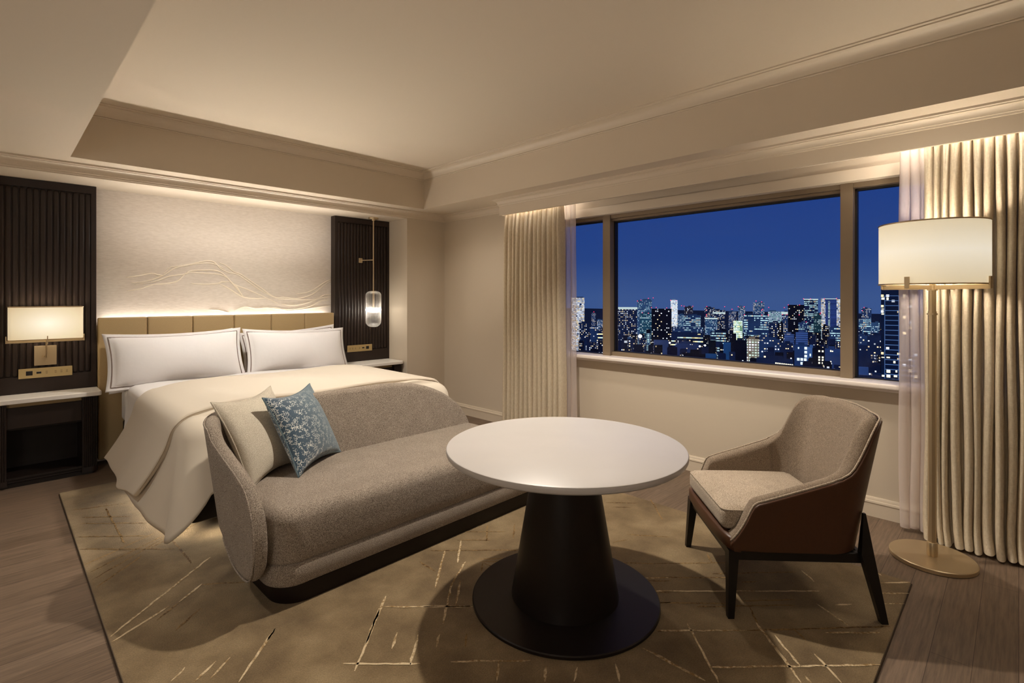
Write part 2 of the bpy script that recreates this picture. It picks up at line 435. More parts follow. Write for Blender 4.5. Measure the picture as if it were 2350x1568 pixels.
# pelmet over the window
PX, PZ = 3.70, 2.249
bm = B()
box(bm, PX, PX + .02, -1.9, 3.845, PZ, SOF); box(bm, PX + .02, WX, 3.825, 3.845, PZ, SOF)
z = 2.345
moulding(bm, [(PX, -1.9), (PX, 3.845), (WX, 3.845)], [(0, z), (.006, z), (.008, z + .005), (.008, z + .012), (.013, z + .014)] + cove((.013, z + .014), (.045, z + .05)) + [(.045, z + .054), (.055, z + .058), (.055, SOF)])
struct('trim_3', bm, 'trim', 30, label='white curtain pelmet with moulded top over the window')
bm = B(); box(bm, WX - .022, WX, OY0 - .1, OY1 + .1, 2.159, 2.236, .004, 2); struct('trim_4', bm, 'trim', 30, label='white head trim above the window frame')
bp = [(0, .124), (.006, .124), (.011, .116), (.012, .104), (.017, .101), (.019, .096), (.019, .088), (.015, .086), (.015, 0)]
struct('baseboard_right', moulding(B(), [(WX, -2.0), (WX, BY)], bp), 'trim', 30)
struct('baseboard_back', moulding(B(), [(WX, BY), (3.41, BY)], bp), 'trim', 30)
# sill
bm = B(); box(bm, 3.865, GX, OY0 - .05, OY1 + .05, .829, .863, .012, 4)
box(bm, 3.925, WX, OY0 - .05, OY1 + .05, .806, .829, .006, 2)
struct('trim_5', bm, 'sill', 40, label='white window sill with rounded nose')
# window
win = bpy.data.objects.new('window_1', None); COL.objects.link(win); win['kind'] = 'structure'; win['label'] = 'wide three light window with bronze frame looking over a night city'
YL0, YL1, YR0, YR1 = 2.672, 2.753, .7785, .850      # mullions
FX = 3.985
bm = B(); box(bm, FX + .01, 4.12, OY0, OY1, 2.124, OZ1, .002, 1); box(bm, FX + .01, 4.12, OY0, OY0 + .05, .863, OZ1); box(bm, FX + .01, 4.12, OY1 - .05, OY1, .863, OZ1)
obj('frame', bm, 'frame', win)
for y0, y1 in ((YL0, YL1), (YR0, YR1)):
    obj('mullion', box(B(), FX, 4.12, y0, y1, .86, OZ1 + .004, .002, 1), 'frame', win)
bm = B(); box(bm, FX + .03, 4.10, YR1, YL0, .86, .899, .002, 1); box(bm, FX + .03, 4.10, YR1, YL0, 2.104, 2.124, .002, 1)
obj('sash', bm, 'frame', win)
bm = B()
for y0, y1, z0, z1 in ((OY0 + .05, YR0, .863, 2.124), (YR1, YL0, .899, 2.104), (YL1, OY1 - .05, .863, 2.124)):
    for a in ((y0, y0 + .012, z0, z1), (y1 - .012, y1, z0, z1), (y0, y1, z0, z0 + .006), (y0, y1, z1 - .012, z1)): box(bm, GX - .03, GX + .015, *a)
obj('gasket', bm, 'gasket', win, label='black glazing gasket')
for y0, y1, z0, z1 in ((OY0 + .05, YR0, .863, 2.124), (YR1, YL0, .899, 2.104), (YL1, OY1 - .05, .863, 2.124)):
    bm = B(); quad(bm, [(GX, y0, z0), (GX, y1, z0), (GX, y1, z1), (GX, y0, z1)]); obj('pane', bm, 'pane', win)

# ------------------------------------------------------------------ curtains
def drape(y0, y1, xc, amp, pitch, ztop, zbot, seed, puddle=0, sway=0, res=12, jag=.25):
    r = random.Random(seed); bm = B()
    L = abs(y1 - y0); nf = max(2, round(L / pitch)); n = nf * res
    amps = [amp * r.uniform(1 - jag, 1 + jag) for _ in range(nf + 2)]
    wid = [r.uniform(.75, 1.3) for _ in range(nf)]; tot = sum(wid); edges = [0]
    for w in wid: edges.append(edges[-1] + w / tot)
    ph = [r.uniform(-1, 1) for _ in range(nf + 2)]
    nz = 26; P = []
    for i in range(n + 1):
        k = min(nf - 1, i // res); f = (i - k * res) / res
        u = edges[k] + (edges[k + 1] - edges[k]) * f
        a = amps[k] * (1 - f) + amps[k + 1] * f
        row = []
        for j in range(nz + 1):
            q = j / nz; zz = ztop + (zbot - ztop) * q
            spread = 1 + sway * (q - .5)
            pin = .55 + .45 * min(1, q / .12)              # pinched at the heading
            xx = xc + a * pin * (1 - 2 * max(0, math.sin(PI * f)) ** .62)
            yy = y0 + (y1 - y0) * (.5 + (u - .5) * spread)
            yy -= math.sin(2 * PI * f) * (y1 - y0) / nf * .10
            wob = .006 * math.sin(q * 5 + ph[k] * 3) * q + .004 * math.sin(q * 11 + ph[k] * 5)
            yy += wob; xx += .5 * wob
            if puddle and q > .93: xx -= puddle * ((q - .93) / .07) ** 2 * (.6 + .5 * abs(ph[k])); yy -= .35 * puddle * ((q - .93) / .07) ** 2
            row.append((xx, yy, zz + (0.006 * (1 + ph[k]) if j == nz else 0)))
        P.append(row)
    return grid(bm, P)
def curtain(name, label, cat, mat, group, *a, **k):
    o = obj(name, drape(*a, **k), mat, None, 180); return tag(o, label, cat, group)
curtain('curtain', 'heavy beige linen curtain drawn aside left of the window', 'curtain', 'curtain', 'heavy linen curtains', 3.055, 3.832, 3.775, .050, .060, 2.36, .012, 3, sway=.06)
curtain('sheer_curtain', 'translucent white sheer curtain beside the left linen curtain', 'curtain', 'sheer', 'sheer curtains', 3.125, 2.955, 3.838, .016, .05, 2.36, .02, 4, sway=.12)
curtain('curtain', 'heavy beige linen curtain behind the floor lamp', 'curtain', 'curtain', 'heavy linen curtains', .395, -.62, 3.79, .044, .041, 2.36, .012, 5, puddle=.03)
curtain('sheer_curtain', 'translucent white sheer curtain hanging between floor lamp and window', 'curtain', 'sheer', 'sheer curtains', .515, .36, 3.838, .016, .055, 2.36, .02, 6, sway=.04)

# ------------------------------------------------------------------ bed wall
RELIEF = [
 [(0.822,1.577),(0.912,1.594),(1.005,1.617),(1.061,1.603),(1.103,1.600)],
 [(1.094,1.611),(1.146,1.674),(1.192,1.687),(1.300,1.712),(1.383,1.736),(1.454,1.751),(1.512,1.743),(1.570,1.683),(1.645,1.645),(1.722,1.631),(1.816,1.566),(1.945,1.474),(2.096,1.396),(2.217,1.387)],
 [(0.857,1.529),(0.949,1.539),(1.036,1.571),(1.100,1.603),(1.178,1.668),(1.286,1.703),(1.411,1.728),(1.497,1.729),(1.556,1.707),(1.615,1.668)],
 [(0.881,1.515),(0.986,1.532),(1.061,1.556),(1.152,1.597),(1.272,1.619),(1.300,1.646),(1.425,1.661),(1.541,1.658),(1.615,1.611),(1.676,1.538),(1.722,1.480),(1.776,1.404)],
 [(0.828,1.458),(0.924,1.478),(1.023,1.518),(1.113,1.527),(1.205,1.552),(1.286,1.632),(1.397,1.633),(1.526,1.628),(1.615,1.602),(1.691,1.530),(1.816,1.481),(1.978,1.405),(2.121,1.334)],
 [(1.313,1.531),(1.425,1.525),(1.541,1.535),(1.585,1.552),(1.660,1.554)],
 [(1.556,1.535),(1.645,1.487),(1.776,1.404),(1.896,1.387),(1.994,1.392)],
 [(1.556,1.740),(1.615,1.718),(1.691,1.655),(1.753,1.632),(1.848,1.566),(1.945,1.500),(2.079,1.405),(2.182,1.401),(2.325,1.387),(2.491,1.433),(2.626,1.537),(2.705,1.586)],
 [(2.316,1.441),(2.416,1.451),(2.510,1.488),(2.626,1.565),(2.685,1.595),(2.705,1.596)],
 [(2.113,1.378),(2.253,1.381),(2.398,1.374),(2.529,1.377),(2.626,1.424),(2.705,1.430)],
 [(2.156,1.328),(2.288,1.314),(2.435,1.340),(2.587,1.392),(2.705,1.405)],
 [(1.691,1.263),(1.792,1.306),(1.896,1.284),(2.011,1.291),(2.147,1.272),(2.307,1.273),(2.472,1.303),(2.587,1.358),(2.705,1.372)],
 [(1.468,1.280),(1.556,1.273),(1.645,1.247)],
 [(1.978,1.283),(2.096,1.290),(2.217,1.256),(2.398,1.271),(2.587,1.292),(2.705,1.304)],
 [(1.660,1.562),(1.722,1.497),(1.745,1.455),(1.776,1.404)],
]
RUG_DARK = [(0.375,4.081,0.662,3.803),(0.390,4.190,0.609,3.989),(0.342,3.868,0.626,3.598),(0.333,3.672,0.703,3.297),(0.519,4.258,0.519,3.583),(0.717,3.453,0.725,3.060),(0.327,3.433,0.668,3.611),(0.341,3.323,0.692,3.531),(0.342,3.228,0.721,3.520),(0.343,3.127,0.564,3.343),(0.601,3.401,0.935,3.617),(0.699,2.804,0.888,2.650),(0.531,2.490,0.649,2.589),(0.493,2.625,0.594,2.710),(0.356,4.377,0.629,4.265),(1.675,2.289,2.026,1.943),(1.860,2.276,1.993,2.141),(1.940,2.343,2.124,2.156),(1.962,2.144,2.111,2.296),(2.238,2.189,2.097,2.065),(1.568,2.230,1.566,2.093),(1.932,1.063,1.978,1.027),(2.184,1.218,2.231,1.158),(2.295,1.479,2.416,1.341),(2.235,1.301,2.322,1.206),(2.122,1.156,2.162,1.122),(1.728,1.929,1.794,1.986),(1.311,1.556,1.367,1.615),(1.796,2.040,1.936,1.906),(1.789,2.006,1.901,1.896),(1.794,1.986,1.804,1.912),(2.291,1.282,2.559,1.011),(2.413,1.350,2.703,1.068),(2.529,1.092,2.842,0.800),(2.554,0.956,2.612,0.903),(2.209,1.026,2.534,0.714),(2.399,0.898,2.580,0.727),(2.102,1.176,2.337,0.930),(2.200,0.804,2.650,0.385),(2.377,0.855,2.275,0.786),(2.355,0.675,2.304,0.614),(2.713,1.198,2.634,1.138),(2.904,1.980,3.051,1.811),(2.876,1.905,2.951,1.817),(2.601,1.625,2.745,1.433),(2.460,1.630,2.544,1.590),(3.169,1.799,2.921,1.572),]
RUG_LIGHT = [(0.335,2.635,0.811,3.062),(0.335,2.590,0.554,2.707),(0.594,2.710,0.708,2.807),(0.450,2.171,0.505,2.216),(0.506,2.107,0.596,2.171),(0.553,2.088,0.641,2.156),(0.619,1.993,0.828,2.209),(0.776,2.153,0.828,2.209),(0.940,1.747,1.278,2.087),(1.041,1.851,1.208,2.024),(1.102,1.755,1.173,1.823),(1.102,1.628,1.225,1.752),(0.927,1.815,1.133,1.607),(1.226,2.020,1.515,1.728),(1.479,1.977,1.735,2.229),(1.700,2.081,1.869,2.257),(1.564,1.952,1.736,2.060),(1.337,1.736,1.570,1.960),(1.462,1.800,1.603,1.940),(1.231,1.638,1.289,1.693),(1.342,1.909,1.504,1.746),(1.221,1.534,1.439,1.322),(1.353,1.409,1.276,1.341),(1.458,1.260,1.395,1.213),(1.536,1.173,1.470,1.138),(1.650,1.083,1.585,1.021),(1.800,1.057,1.809,0.939),(2.257,1.314,2.348,1.219),(2.186,1.223,2.734,0.669),(1.935,1.068,2.200,0.804),(2.413,0.567,2.572,0.405),(2.662,0.589,2.720,0.534),(2.822,0.439,2.892,0.368),(2.883,0.491,3.008,0.365),(3.019,0.476,3.129,0.374),(1.884,0.820,2.347,0.370),(2.074,1.005,1.831,0.765),(2.281,0.795,2.040,0.554),(2.250,0.710,2.125,0.582),(2.239,0.564,2.139,0.453),(2.084,0.556,2.063,0.530),(2.877,0.781,2.809,0.707),(2.612,0.651,2.535,0.509),(1.800,1.007,1.807,0.804),(3.127,0.519,3.101,0.482),]

FY = 5.486          # face of the dark wall panels
bm = B()
for l in RELIEF:
    pts = smooth_path([(x, 5.583, z) for x, z in l], 5); n = len(pts); P = []
    for i, (p, s, w) in enumerate(frames(pts)):
        r = .0058 * min(1, .35 + 3.2 * min(i, n - 1 - i) / n)
        P.append([p + Vector((0, -1, 0)) * (r * .85 * math.cos(a)) + (w if abs(w.y) < .9 else s) * (r * math.sin(a)) for a in [2 * PI * k / 8 for k in range(8)]])
    grid(bm, P, closed_v=True, cap=True)
tag(obj('wall_relief', bm, 'plaster', None, 180), 'white plaster relief of rolling mountain lines on the wall above the headboard', 'wall art')

def wall_panel(x0, x1, label):
    t = thing('wall_panel', label, 'wall panel', (x0, FY, .64), group='dark fluted wall panels')
    w = x1 - x0; h = 2.322 - .64; m = .034
    bm = B(); d = RY - FY
    # board with a sunk field: border strips plus back
    box(bm, 0, w, .014, d, 0, h)
    box(bm, 0, m, 0, .014, 0, h); box(bm, w - m, w, 0, .014, 0, h); box(bm, m, w - m, 0, .014, 0, .142); box(bm, m, w - m, 0, .014, h - .062, h)
    obj('board', bm, 'wenge', t)
    bm = B(); n = round((w - 2 * m) / .0385); p = (w - 2 * m) / n
    for k in range(n):
        cx = m + p * (k + .5); r = p * .44; P = []
        for j, (z, s) in enumerate(((.142, .0), (.146, .55), (.155, .9), (.17, 1), (h - .09, 1), (h - .075, .9), (h - .066, .55), (h - .062, .0))):
            P.append([(cx + r * math.cos(a) * max(s, .02), .015 - .013 * math.sin(a) ** .5 * max(s, .02), z) for a in [PI * q / 10 for q in range(11)]])
        grid(bm, P)
    obj('flutes', bm, 'wenge', t, 180)
    return t
wall_panel(-.055, .605, 'dark fluted wood wall panel behind the lit wall lamp, left of the bed')
wall_panel(2.71, 3.41, 'dark fluted wood wall panel behind the glass pendant, right of the bed')

# headboard
t = thing('headboard', 'olive tan leather headboard of six upright channels below the lit wall', 'headboard', (1.647, 5.45, 0))
HB = [.612, .954, 1.302, 1.657, 2.004, 2.352, 2.684]
obj('backing', box(B(), HB[0] - 1.647 + .01, HB[-1] - 1.647 - .01, .045, .085, .04, 1.2), 'headboard', t)
for a, b in zip(HB, HB[1:]):
    bm = B(); box(bm, a - 1.647 + .001, b - 1.647 - .001, 0, .07, .04, 1.228, .016, 4); obj('channel_cushion', bm, 'headboard', t, 40)

# bedside cabinets
def nightstand():
    t = thing('nightstand', '', 'bedside table')
    w, d = .665, .38          # x 0..w, y 0 (front)..d (wall)
    top = slab(B(), rrect(-.0, w, 0, d, (.035, .002, .002, .035), 5), [(-.004, .618), (0, .622), (0, .648), (-.004, .652)])
    obj('top', top, 'white_marble', t, 30, label='white marble top')
    for s in (0, 1):
        bm = B(); x0 = .02 if s == 0 else w - .125
        sh = rrect(x0, x0 + .105, .018, d, ((.006, .004, .004, .045) if s == 0 else (.045, .004, .004, .006)), 6)
        slab(bm, sh, [(-.004, .06), (-.004, .612)]); slab(bm, sh, [(0, .02), (0, .06)])
        for k in range(8):
            cx = x0 + .014 + .0112 * k; yy = .0185
            if s == 1 and cx > x0 + .06: yy = .018 + .045 - math.sqrt(max(0, .045 ** 2 - (cx - x0 - .06) ** 2))
            if s == 0 and cx < x0 + .045: yy = .018 + .045 - math.sqrt(max(0, .045 ** 2 - (x0 + .045 - cx) ** 2))
            grid(bm, [[(cx + .0045 * math.cos(a), yy - .005 * math.sin(a), z) for a in [PI * q / 5 for q in range(6)]] for z in (.062, .61)])
        obj('pilaster', bm, 'wenge', t, 30)
    bm = B(); box(bm, .12, w - .12, .05, .07, .43, .585, .002, 1); obj('drawer', bm, 'wenge', t)
    obj('drawer_rail', box(B(), .12, w - .12, .07, .09, .585, .612), 'headboard', t, label='warm tan strip under the top')
    bm = B(); box(bm, .12, w - .12, d - .02, d, .06, .61); box(bm, .12, w - .12, .03, d - .02, .05, .075); box(bm, .12, w - .12, .075, d - .02, .415, .43)
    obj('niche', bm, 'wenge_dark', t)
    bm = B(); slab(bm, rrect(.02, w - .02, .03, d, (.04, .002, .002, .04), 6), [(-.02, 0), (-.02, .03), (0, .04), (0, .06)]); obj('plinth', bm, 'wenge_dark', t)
    return t
def copy_tree(o, parent=None):
    c = o.copy(); COL.objects.link(c)
    if parent: c.parent = parent
    for ch in list(o.children): copy_tree(ch, c)
    return c
ns = nightstand(); ns.location = (-.054, 5.205, 0); ns['label'] = 'dark bedside cabinet with marble top below the wall lamp'; ns['group'] = 'bedside cabinets'
n2 = copy_tree(ns); n2.location = (2.735, 5.145, 0); n2['label'] = 'dark bedside cabinet with marble top below the glass pendant'

# switch plates
def switch_plate(x0, flip, label):
    w, h = .317, .076
    t = thing('switch_plate', label, 'switch plate', (x0, FY, .768), group='brass bedside switch plates')
    obj('plate', box(B(), 0, w, -.007, 0, 0, h, .0015, 2), 'plate', t)
    X = lambda a: (w - a if flip else a)
    def at(a, b, z0, z1, nm, m, dep=.0085): x = sorted((X(a), X(b))); obj(nm, box(B(), x[0], x[1], -dep, -.006, z0, z1, .0008, 1), m, t)
    at(.042, .080, .022, .056, 'socket', 'socket'); at(.102, .130, .032, .047, 'usb_port', 'socket')
    for a in (.162, .215, .250, .283):
        bm = B()
        for dx, dz in ((0, .030), (0, .046)): box(bm, X(a) - .006, X(a) + .006, -.0078, -.0065, dz, dz + .002)
        for k in range(3): box(bm, X(a) - .005 + .004 * k, X(a) - .004 + .004 * k, -.0078, -.0065, .034, .043)
        obj('button', bm, 'engrave', t, label='engraved button symbol')
    return t
switch_plate(.135, False, 'brass switch and socket plate under the wall lamp')
switch_plate(2.855, True, 'brass switch and socket plate beside the white pillow, under the glass pendant')

# wall lamp
t = thing('wall_lamp', 'lit wall lamp with wide cream shade on square brass plate', 'wall lamp', (.29, FY, .94))
obj('back_plate', box(B(), -.066, .066, -.012, 0, -.076, .078, .002, 2), 'brass', t)
obj('stem', tube(B(), [(0, -.012, -.01), (0, -.055, -.01), (0, -.085, .02), (0, -.085, .15)], .006, 10), 'brass', t, 60)
obj('knob', lathe(B(), capped([(.009, -.012), (.009, .0)]), seg=16), 'brass', t, 40, loc=(-.012, -.016, .0))
sh = rrect(-.215, .215, -.185, -.012, .02, 6)
bow = []
for x, y in sh:
    bow.append((x, y - .02 * max(0, (1 - (x / .215) ** 2)) if y < -.1 else y))
bm = B(); P0 = [(x, y, .135) for x, y in bow]; P1 = [(x, y, .388) for x, y in bow]
grid(bm, [P0, P1], closed_v=True)
MAT['wall_shade'] = m_shade('lit wall lamp shade', 0, .26, .62, 1.0, .26, .17)
obj('lamp_shade', bm, 'wall_shade', t, 50)
for z in (.386, .137): obj('shade_rim', tube(B(), [(x, y, z) for x, y in bow], .0035, 6, True), 'brass', t)
bm = B(); box(bm, -.228, .228, -.105, -.1, .112, .133); box(bm, -.003, .003, -.212, -.02, .112, .133); obj('bracket_arm', bm, 'brass', t)
for x in (-.228, .222): obj('clip', box(B(), x, x + .006, -.118, -.088, .112, .165), 'brass', t)
obj('clip', box(B(), -.003, .003, -.218, -.212, .1, .165), 'brass', t)
bm = B(); f = bm.faces.new([bm.verts.new((x * .94, -.1 + (y + .1) * .9, .139)) for x, y in bow]); obj('diffuser', bm, 'lamp_inner', t)
obj('bulb', lathe(B(), capped([(.004, -.03), (.02, -.018), (.026, 0), (.02, .02), (.004, .03)]), seg=16), 'bulb', t, 180, loc=(0, -.1, .26))

# pendant
PC = (3.105, 5.334)
t = thing('pendant_lamp', 'ribbed clear glass capsule pendant on a slim brass rod beside the bed', 'pendant lamp', (PC[0], PC[1], 2.325))
obj('canopy', lathe(B(), capped([(.018, -.034), (.02, -.022), (.055, -.020), (.057, -.016), (.057, 0)]), seg=32), 'brass', t, 40)
obj('rod', lathe(B(), capped([(.0075, -.86), (.0075, -.02)]), seg=12), 'brass', t, 40)
prof = []
R0, Z0, Z1 = .086, 1.055 - 2.325, 1.470 - 2.325
for k in range(9): a = -PI / 2 + PI / 2 * k / 8; prof.append((max(.004, R0 - .07 + .07 * math.cos(a)), Z0 + .07 + .07 * math.sin(a)))
for k in range(9): a = PI / 2 * k / 8; prof.append((max(.02, R0 - .05 + .05 * math.cos(a)), Z1 - .05 + .05 * math.sin(a)))
bm = B(); seg = 84; P = []
for k in range(seg):
    a = 2 * PI * k / seg; rr = 1 + .028 * (1 if k % 3 == 0 else -.5)
    P.append([(r * rr * math.cos(a), r * rr * math.sin(a), z) for r, z in prof])
grid(bm, P, closed_u=True); obj('glass_shade', bm, 'ribglass', t, 180)
obj('led_ring', lathe(B(), [(.0, -1.088), (.082, -1.083), (.088, -1.078), (.088, -1.062), (.082, -1.058), (.0, -1.053)], seg=40), 'led', t, 40, label='glowing white band')
obj('socket_stem', lathe(B(), capped([(.012, -1.05), (.012, -.87), (.03, -.862), (.03, -.852)]), seg=20), 'brass', t, 40)
bx = 3.019 - PC[0]; by = FY - PC[1]
obj('wall_bracket', box(B(), bx - .022, bx + .022, by - .018, by, 1.831 - 2.325 - .027, 1.831 - 2.325 + .027, .002, 1), 'brass', t)
obj('bracket_arm', tube(B(), [(bx, by - .018, 1.831 - 2.325), (-.004, -.0, 1.834 - 2.325)], .005, 8), 'brass', t)

# ------------------------------------------------------------------ bed
BX0, BX1, BYF, BYH, BT = .76, 2.60, 3.30, 5.44, .64
bed = thing('bed', 'wide bed with dark base and white mattress under the ivory duvet', 'bed', ((BX0 + BX1) / 2, 4.4, 0))
cx, cy = bed.location[0], bed.location[1]
bm = B(); slab(bm, rrect(BX0 - cx, BX1 - cx, BYF - cy, BYH - cy, .07, 6), round_rings(.36, BT, .06, 6, .04)); obj('mattress', bm, 'linen', bed, 50)
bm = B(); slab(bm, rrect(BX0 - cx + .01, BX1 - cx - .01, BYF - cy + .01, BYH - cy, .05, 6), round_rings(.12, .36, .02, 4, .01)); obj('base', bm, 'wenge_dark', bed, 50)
for x in (.94, 2.42):
    for y in (3.70, 5.2): obj('leg', box(B(), x - .045 - cx, x + .045 - cx, y - .045 - cy, y + .045 - cy, .017, .125, .003, 1), 'plinth', bed)

def skirt_cover(x0, x1, y0, y1, ztop, ledge, hem, flare, R, rip, seed, foot=True, crown=.02, nv=20, shift=None):
    """cloth over a block: crowned top plus hanging sides; hem(s, side) gives the hem height, rip the fold depth"""
    r = random.Random(seed); bm = B()
    per = []       # perimeter from the head-left round the foot to the head-right (or just the two sides)
    def add(x, y, nx, ny, side): per.append((x, y, nx, ny, side))
    N = 40; rc = R
    ys = [y1 - (y1 - y0 - (rc if foot else 0)) * k / N for k in range(N + 1)]
    left = [(x0, y, -1, 0, 'L') for y in ys]
    if foot:
        c = [(x0 + rc + rc * math.cos(a), y0 + rc + rc * math.sin(a), math.cos(a), math.sin(a), 'CL') for a in [PI + PI / 2 * k / 10 for k in range(1, 11)]]
        mid = [(x0 + rc + (x1 - x0 - 2 * rc) * k / N, y0, 0, -1, 'F') for k in range(1, N)]
        c2 = [(x1 - rc + rc * math.cos(a), y0 + rc + rc * math.sin(a), math.cos(a), math.sin(a), 'CR') for a in [-PI / 2 + PI / 2 * k / 10 for k in range(0, 10)]]
        right = [(x1, y, 1, 0, 'R') for y in reversed(ys)]
        per = left + c + mid + c2 + right
    n = len(per) if foot else 0
    def strip(pl, ph0=0):
        P = []; d = 0; last = None
        for i, (x, y, nx, ny, sd) in enumerate(pl):
            if last: d += math.hypot(x - last[0], y - last[1])
            last = (x, y); row = []
            hz = hem(x, y, sd)
            for j in range(nv + 1):
                q = j / nv
                if q < .3:
                    a = PI / 2 * q / .3; off = -ledge + ledge * math.sin(a); zz = ztop - ledge + ledge * math.cos(a)
                else:
                    f = (q - .3) / .7; off = (flare(x, y, sd) if callable(flare) else flare) * f ** 1.3; zz = (ztop - ledge) + (hz - ztop + ledge) * f
                    off += rip * f * (math.sin(d * 9.0 + seed) + .6 * math.sin(d * 17 + 2 * seed))
                    if sd in ('CL', 'CR'): off += .05 * f * abs(nx * ny) * 2
                xx, yy = x + nx * off, y + ny * off
                if shift and q > .15: yy += shift * ((q - .15) / .85) ** 1.3
                row.append((xx, yy, zz))
            P.append(row)
        return P
    tops = []
    if foot:
        P = strip(per); grid(bm, P); ring = [p[0] for p in P]
        m = len(ring)
        for k in range(m // 2):
            tops.append((ring[k], ring[m - 1 - k]))
    else:
        PL = strip(left); PR = strip([(x1, y, 1, 0, 'R') for y in ys]); grid(bm, PL); grid(bm, PR)
        tops = [(a[0], b[0]) for a, b in zip(PL, PR)]
    T = []
    for a, b in tops:
        a, b = Vector(a), Vector(b); row = []
        for k in range(25):
            q = k / 24; p = a.lerp(b, q); e = min(1, min(q, 1 - q) * 8); p.z += crown * (1 - (1 - e) ** 2) * min(1, (b - a).length / .6)
            p.z += .006 * math.sin(p.x * 7 + p.y * 5 + seed) * e
            row.append(p)
        T.append(row)
    grid(bm, T)
    if not foot: EDGE[:] = list(reversed(PL[-1])) + [tuple(p) for p in T[-1][1:-1]] + list(PR[-1])
    bmesh.ops.remove_doubles(bm, verts=bm.verts[:], dist=.0008)
    return bm
EDGE = []
# white sheet turned down under the pillows
bm = skirt_cover(BX0 - .015, BX1 + .015, 4.36, 5.05, .695, .07, lambda x, y, s: .30, .02, .05, .004, 2, foot=False, crown=.01)
sheet = tag(obj('bed_sheet', bm, 'linen', None, 180), 'white cotton sheet folded back between the pillows and the ivory duvet', 'sheet')
def hem_d(x, y, s):
    if s == 'L': return .065 + .06 * max(0, min(1, (y - 3.4) / .6))
    if s == 'R': return .12
    if s == 'CL': return .055 + .24 * max(0, min(1, (x - .735) / .12))
    if s == 'CR': return .07
    t = (x - .8) / 1.8; return .31 + .02 * math.sin(t * 9)
bm = skirt_cover(BX0 - .035, BX1 + .035, BYF - .045, 4.60, .71, .12, hem_d, lambda x, y, s: (.055 + .065 * max(0, min(1, (y - 3.42) / .45))) if s == 'L' else .055, .13, .006, 5, crown=.03, nv=24)
duvet = tag(obj('duvet', bm, 'duvet', None, 180), 'ivory duvet draped over the bed down to the rug', 'duvet')
sm = duvet.modifiers.new('thick', 'SOLIDIFY'); sm.thickness = .012; sm.offset = -1
# broad fold of the duvet turned back over itself
bm = skirt_cover(BX0 - .055, BX1 + .05, 3.43, 4.50, .738, .14, lambda x, y, s: .16 + .03 * math.sin(y * 6), .12, .13, .010, 8, foot=False, crown=.03, nv=24, shift=.40)
fold = obj('folded_edge', bm, 'duvet', duvet, 180); sm = fold.modifiers.new('thick', 'SOLIDIFY'); sm.thickness = .034; sm.offset = -1
obj('fold_shade_line', tube(B(), smooth_path([(x, y - .003, z - .018) for x, y, z in EDGE][3:-3:2], 3), .0018, 6), 'fold_shade', fold, 180)  # thin tube drawn in place of the shadow line along the fold
bv = fold.modifiers.new('round', 'BEVEL'); bv.width = .014; bv.segments = 3; bv.angle_limit = math.radians(50)

# pillows
def puff(w, h, th, n=28, pull=.05, flange=0, power=.55, sag=0):
    bm = B()
    def surf(sgn):
        P = []
        for i in range(n + 1):
            row = []
            for j in range(n + 1):
                a = -1 + 2 * i / n; b = -1 + 2 * j / n
                x = a * w / 2 * (1 - pull * (1 - b * b)); y = b * h / 2 * (1 - pull * 1.4 * (1 - a * a))
                fa = max(0, 1 - (abs(a) / (1 - flange / (w / 2))) ** 2); fb = max(0, 1 - (abs(b) / (1 - flange / (h / 2))) ** 2)
                z = sgn * (th / 2 * (fa * fb) ** power + .003)
                y -= sag * (1 - a * a) * .5
                row.append((x, y, z))
            P.append(row)
        return P
    T, Bt = surf(1), surf(-1); grid(bm, T); grid(bm, Bt)
    edge = lambda P: [P[i][0] for i in range(n)] + [P[n][j] for j in range(n)] + [P[i][n] for i in range(n, 0, -1)] + [P[0][j] for j in range(n, 0, -1)]
    grid(bm, [edge(T), edge(Bt)], closed_v=True)
    bmesh.ops.remove_doubles(bm, verts=bm.verts[:], dist=1e-5)
    return bm
def puff_pt(w, h, th, a, b, pull=.05, flange=0, power=.55, sag=0, lift=.003, sgn=1):
    x = a * w / 2 * (1 - pull * (1 - b * b)); y = b * h / 2 * (1 - pull * 1.4 * (1 - a * a)) - sag * (1 - a * a) * .5
    fa = max(0, 1 - (abs(a) / (1 - flange / (w / 2))) ** 2); fb = max(0, 1 - (abs(b) / (1 - flange / (h / 2))) ** 2)
    return (x, y, sgn * (th / 2 * (fa * fb) ** power + .003 + lift))
def axes(center, e1, e2):
    e1 = Vector(e1).normalized(); e2 = Vector(e2); e2 = (e2 - e1 * e2.dot(e1)).normalized(); e3 = e1.cross(e2)
    M = Matrix((e1, e2, e3)).transposed().to_4x4(); M.translation = Vector(center); return M
def pillow(center, e1, e2, w, h, th, label):
    t = thing('pillow', label, 'pillow', group='white bed pillows'); t.matrix_world = axes(center, e1, e2)
    kw = dict(pull=.05, flange=.03, power=.5, sag=.02)
    obj('pillow_case', puff(w, h, th, 36, **kw), 'linen', t, 180)
    fa, fb = 1 - .030 / (w / 2), 1 - .030 / (h / 2); pts = []
    for k in range(30): pts.append((-fa + 2 * fa * k / 30, fb))
    for k in range(16): pts.append((fa, fb - 2 * fb * k / 16))
    for k in range(30): pts.append((fa - 2 * fa * k / 30, -fb))
    for k in range(16): pts.append((-fa, -fb + 2 * fb * k / 16))
    obj('piping', tube(B(), [puff_pt(w, h, th, a, b, lift=.002, **kw) for a, b in pts], .0055, 6, True, flat=.6), 'piping', t, 180, label='taupe piping line')
    return t
pillow((1.118, 5.115, .888), (1, -.02, .012), (0, .34, .94), 1.02, .475, .22, 'large white pillow with taupe piping at front left of the bed')
pillow((2.145, 5.115, .875), (1, .02, -.03), (0, .34, .94), 1.02, .455, .22, 'large white pillow with taupe piping at front right of the bed')
pillow((1.14, 5.335, .855), (1, 0, .05), (0, .22, .97), .98, .46, .15, 'white pillow behind the front left pillow against the headboard')
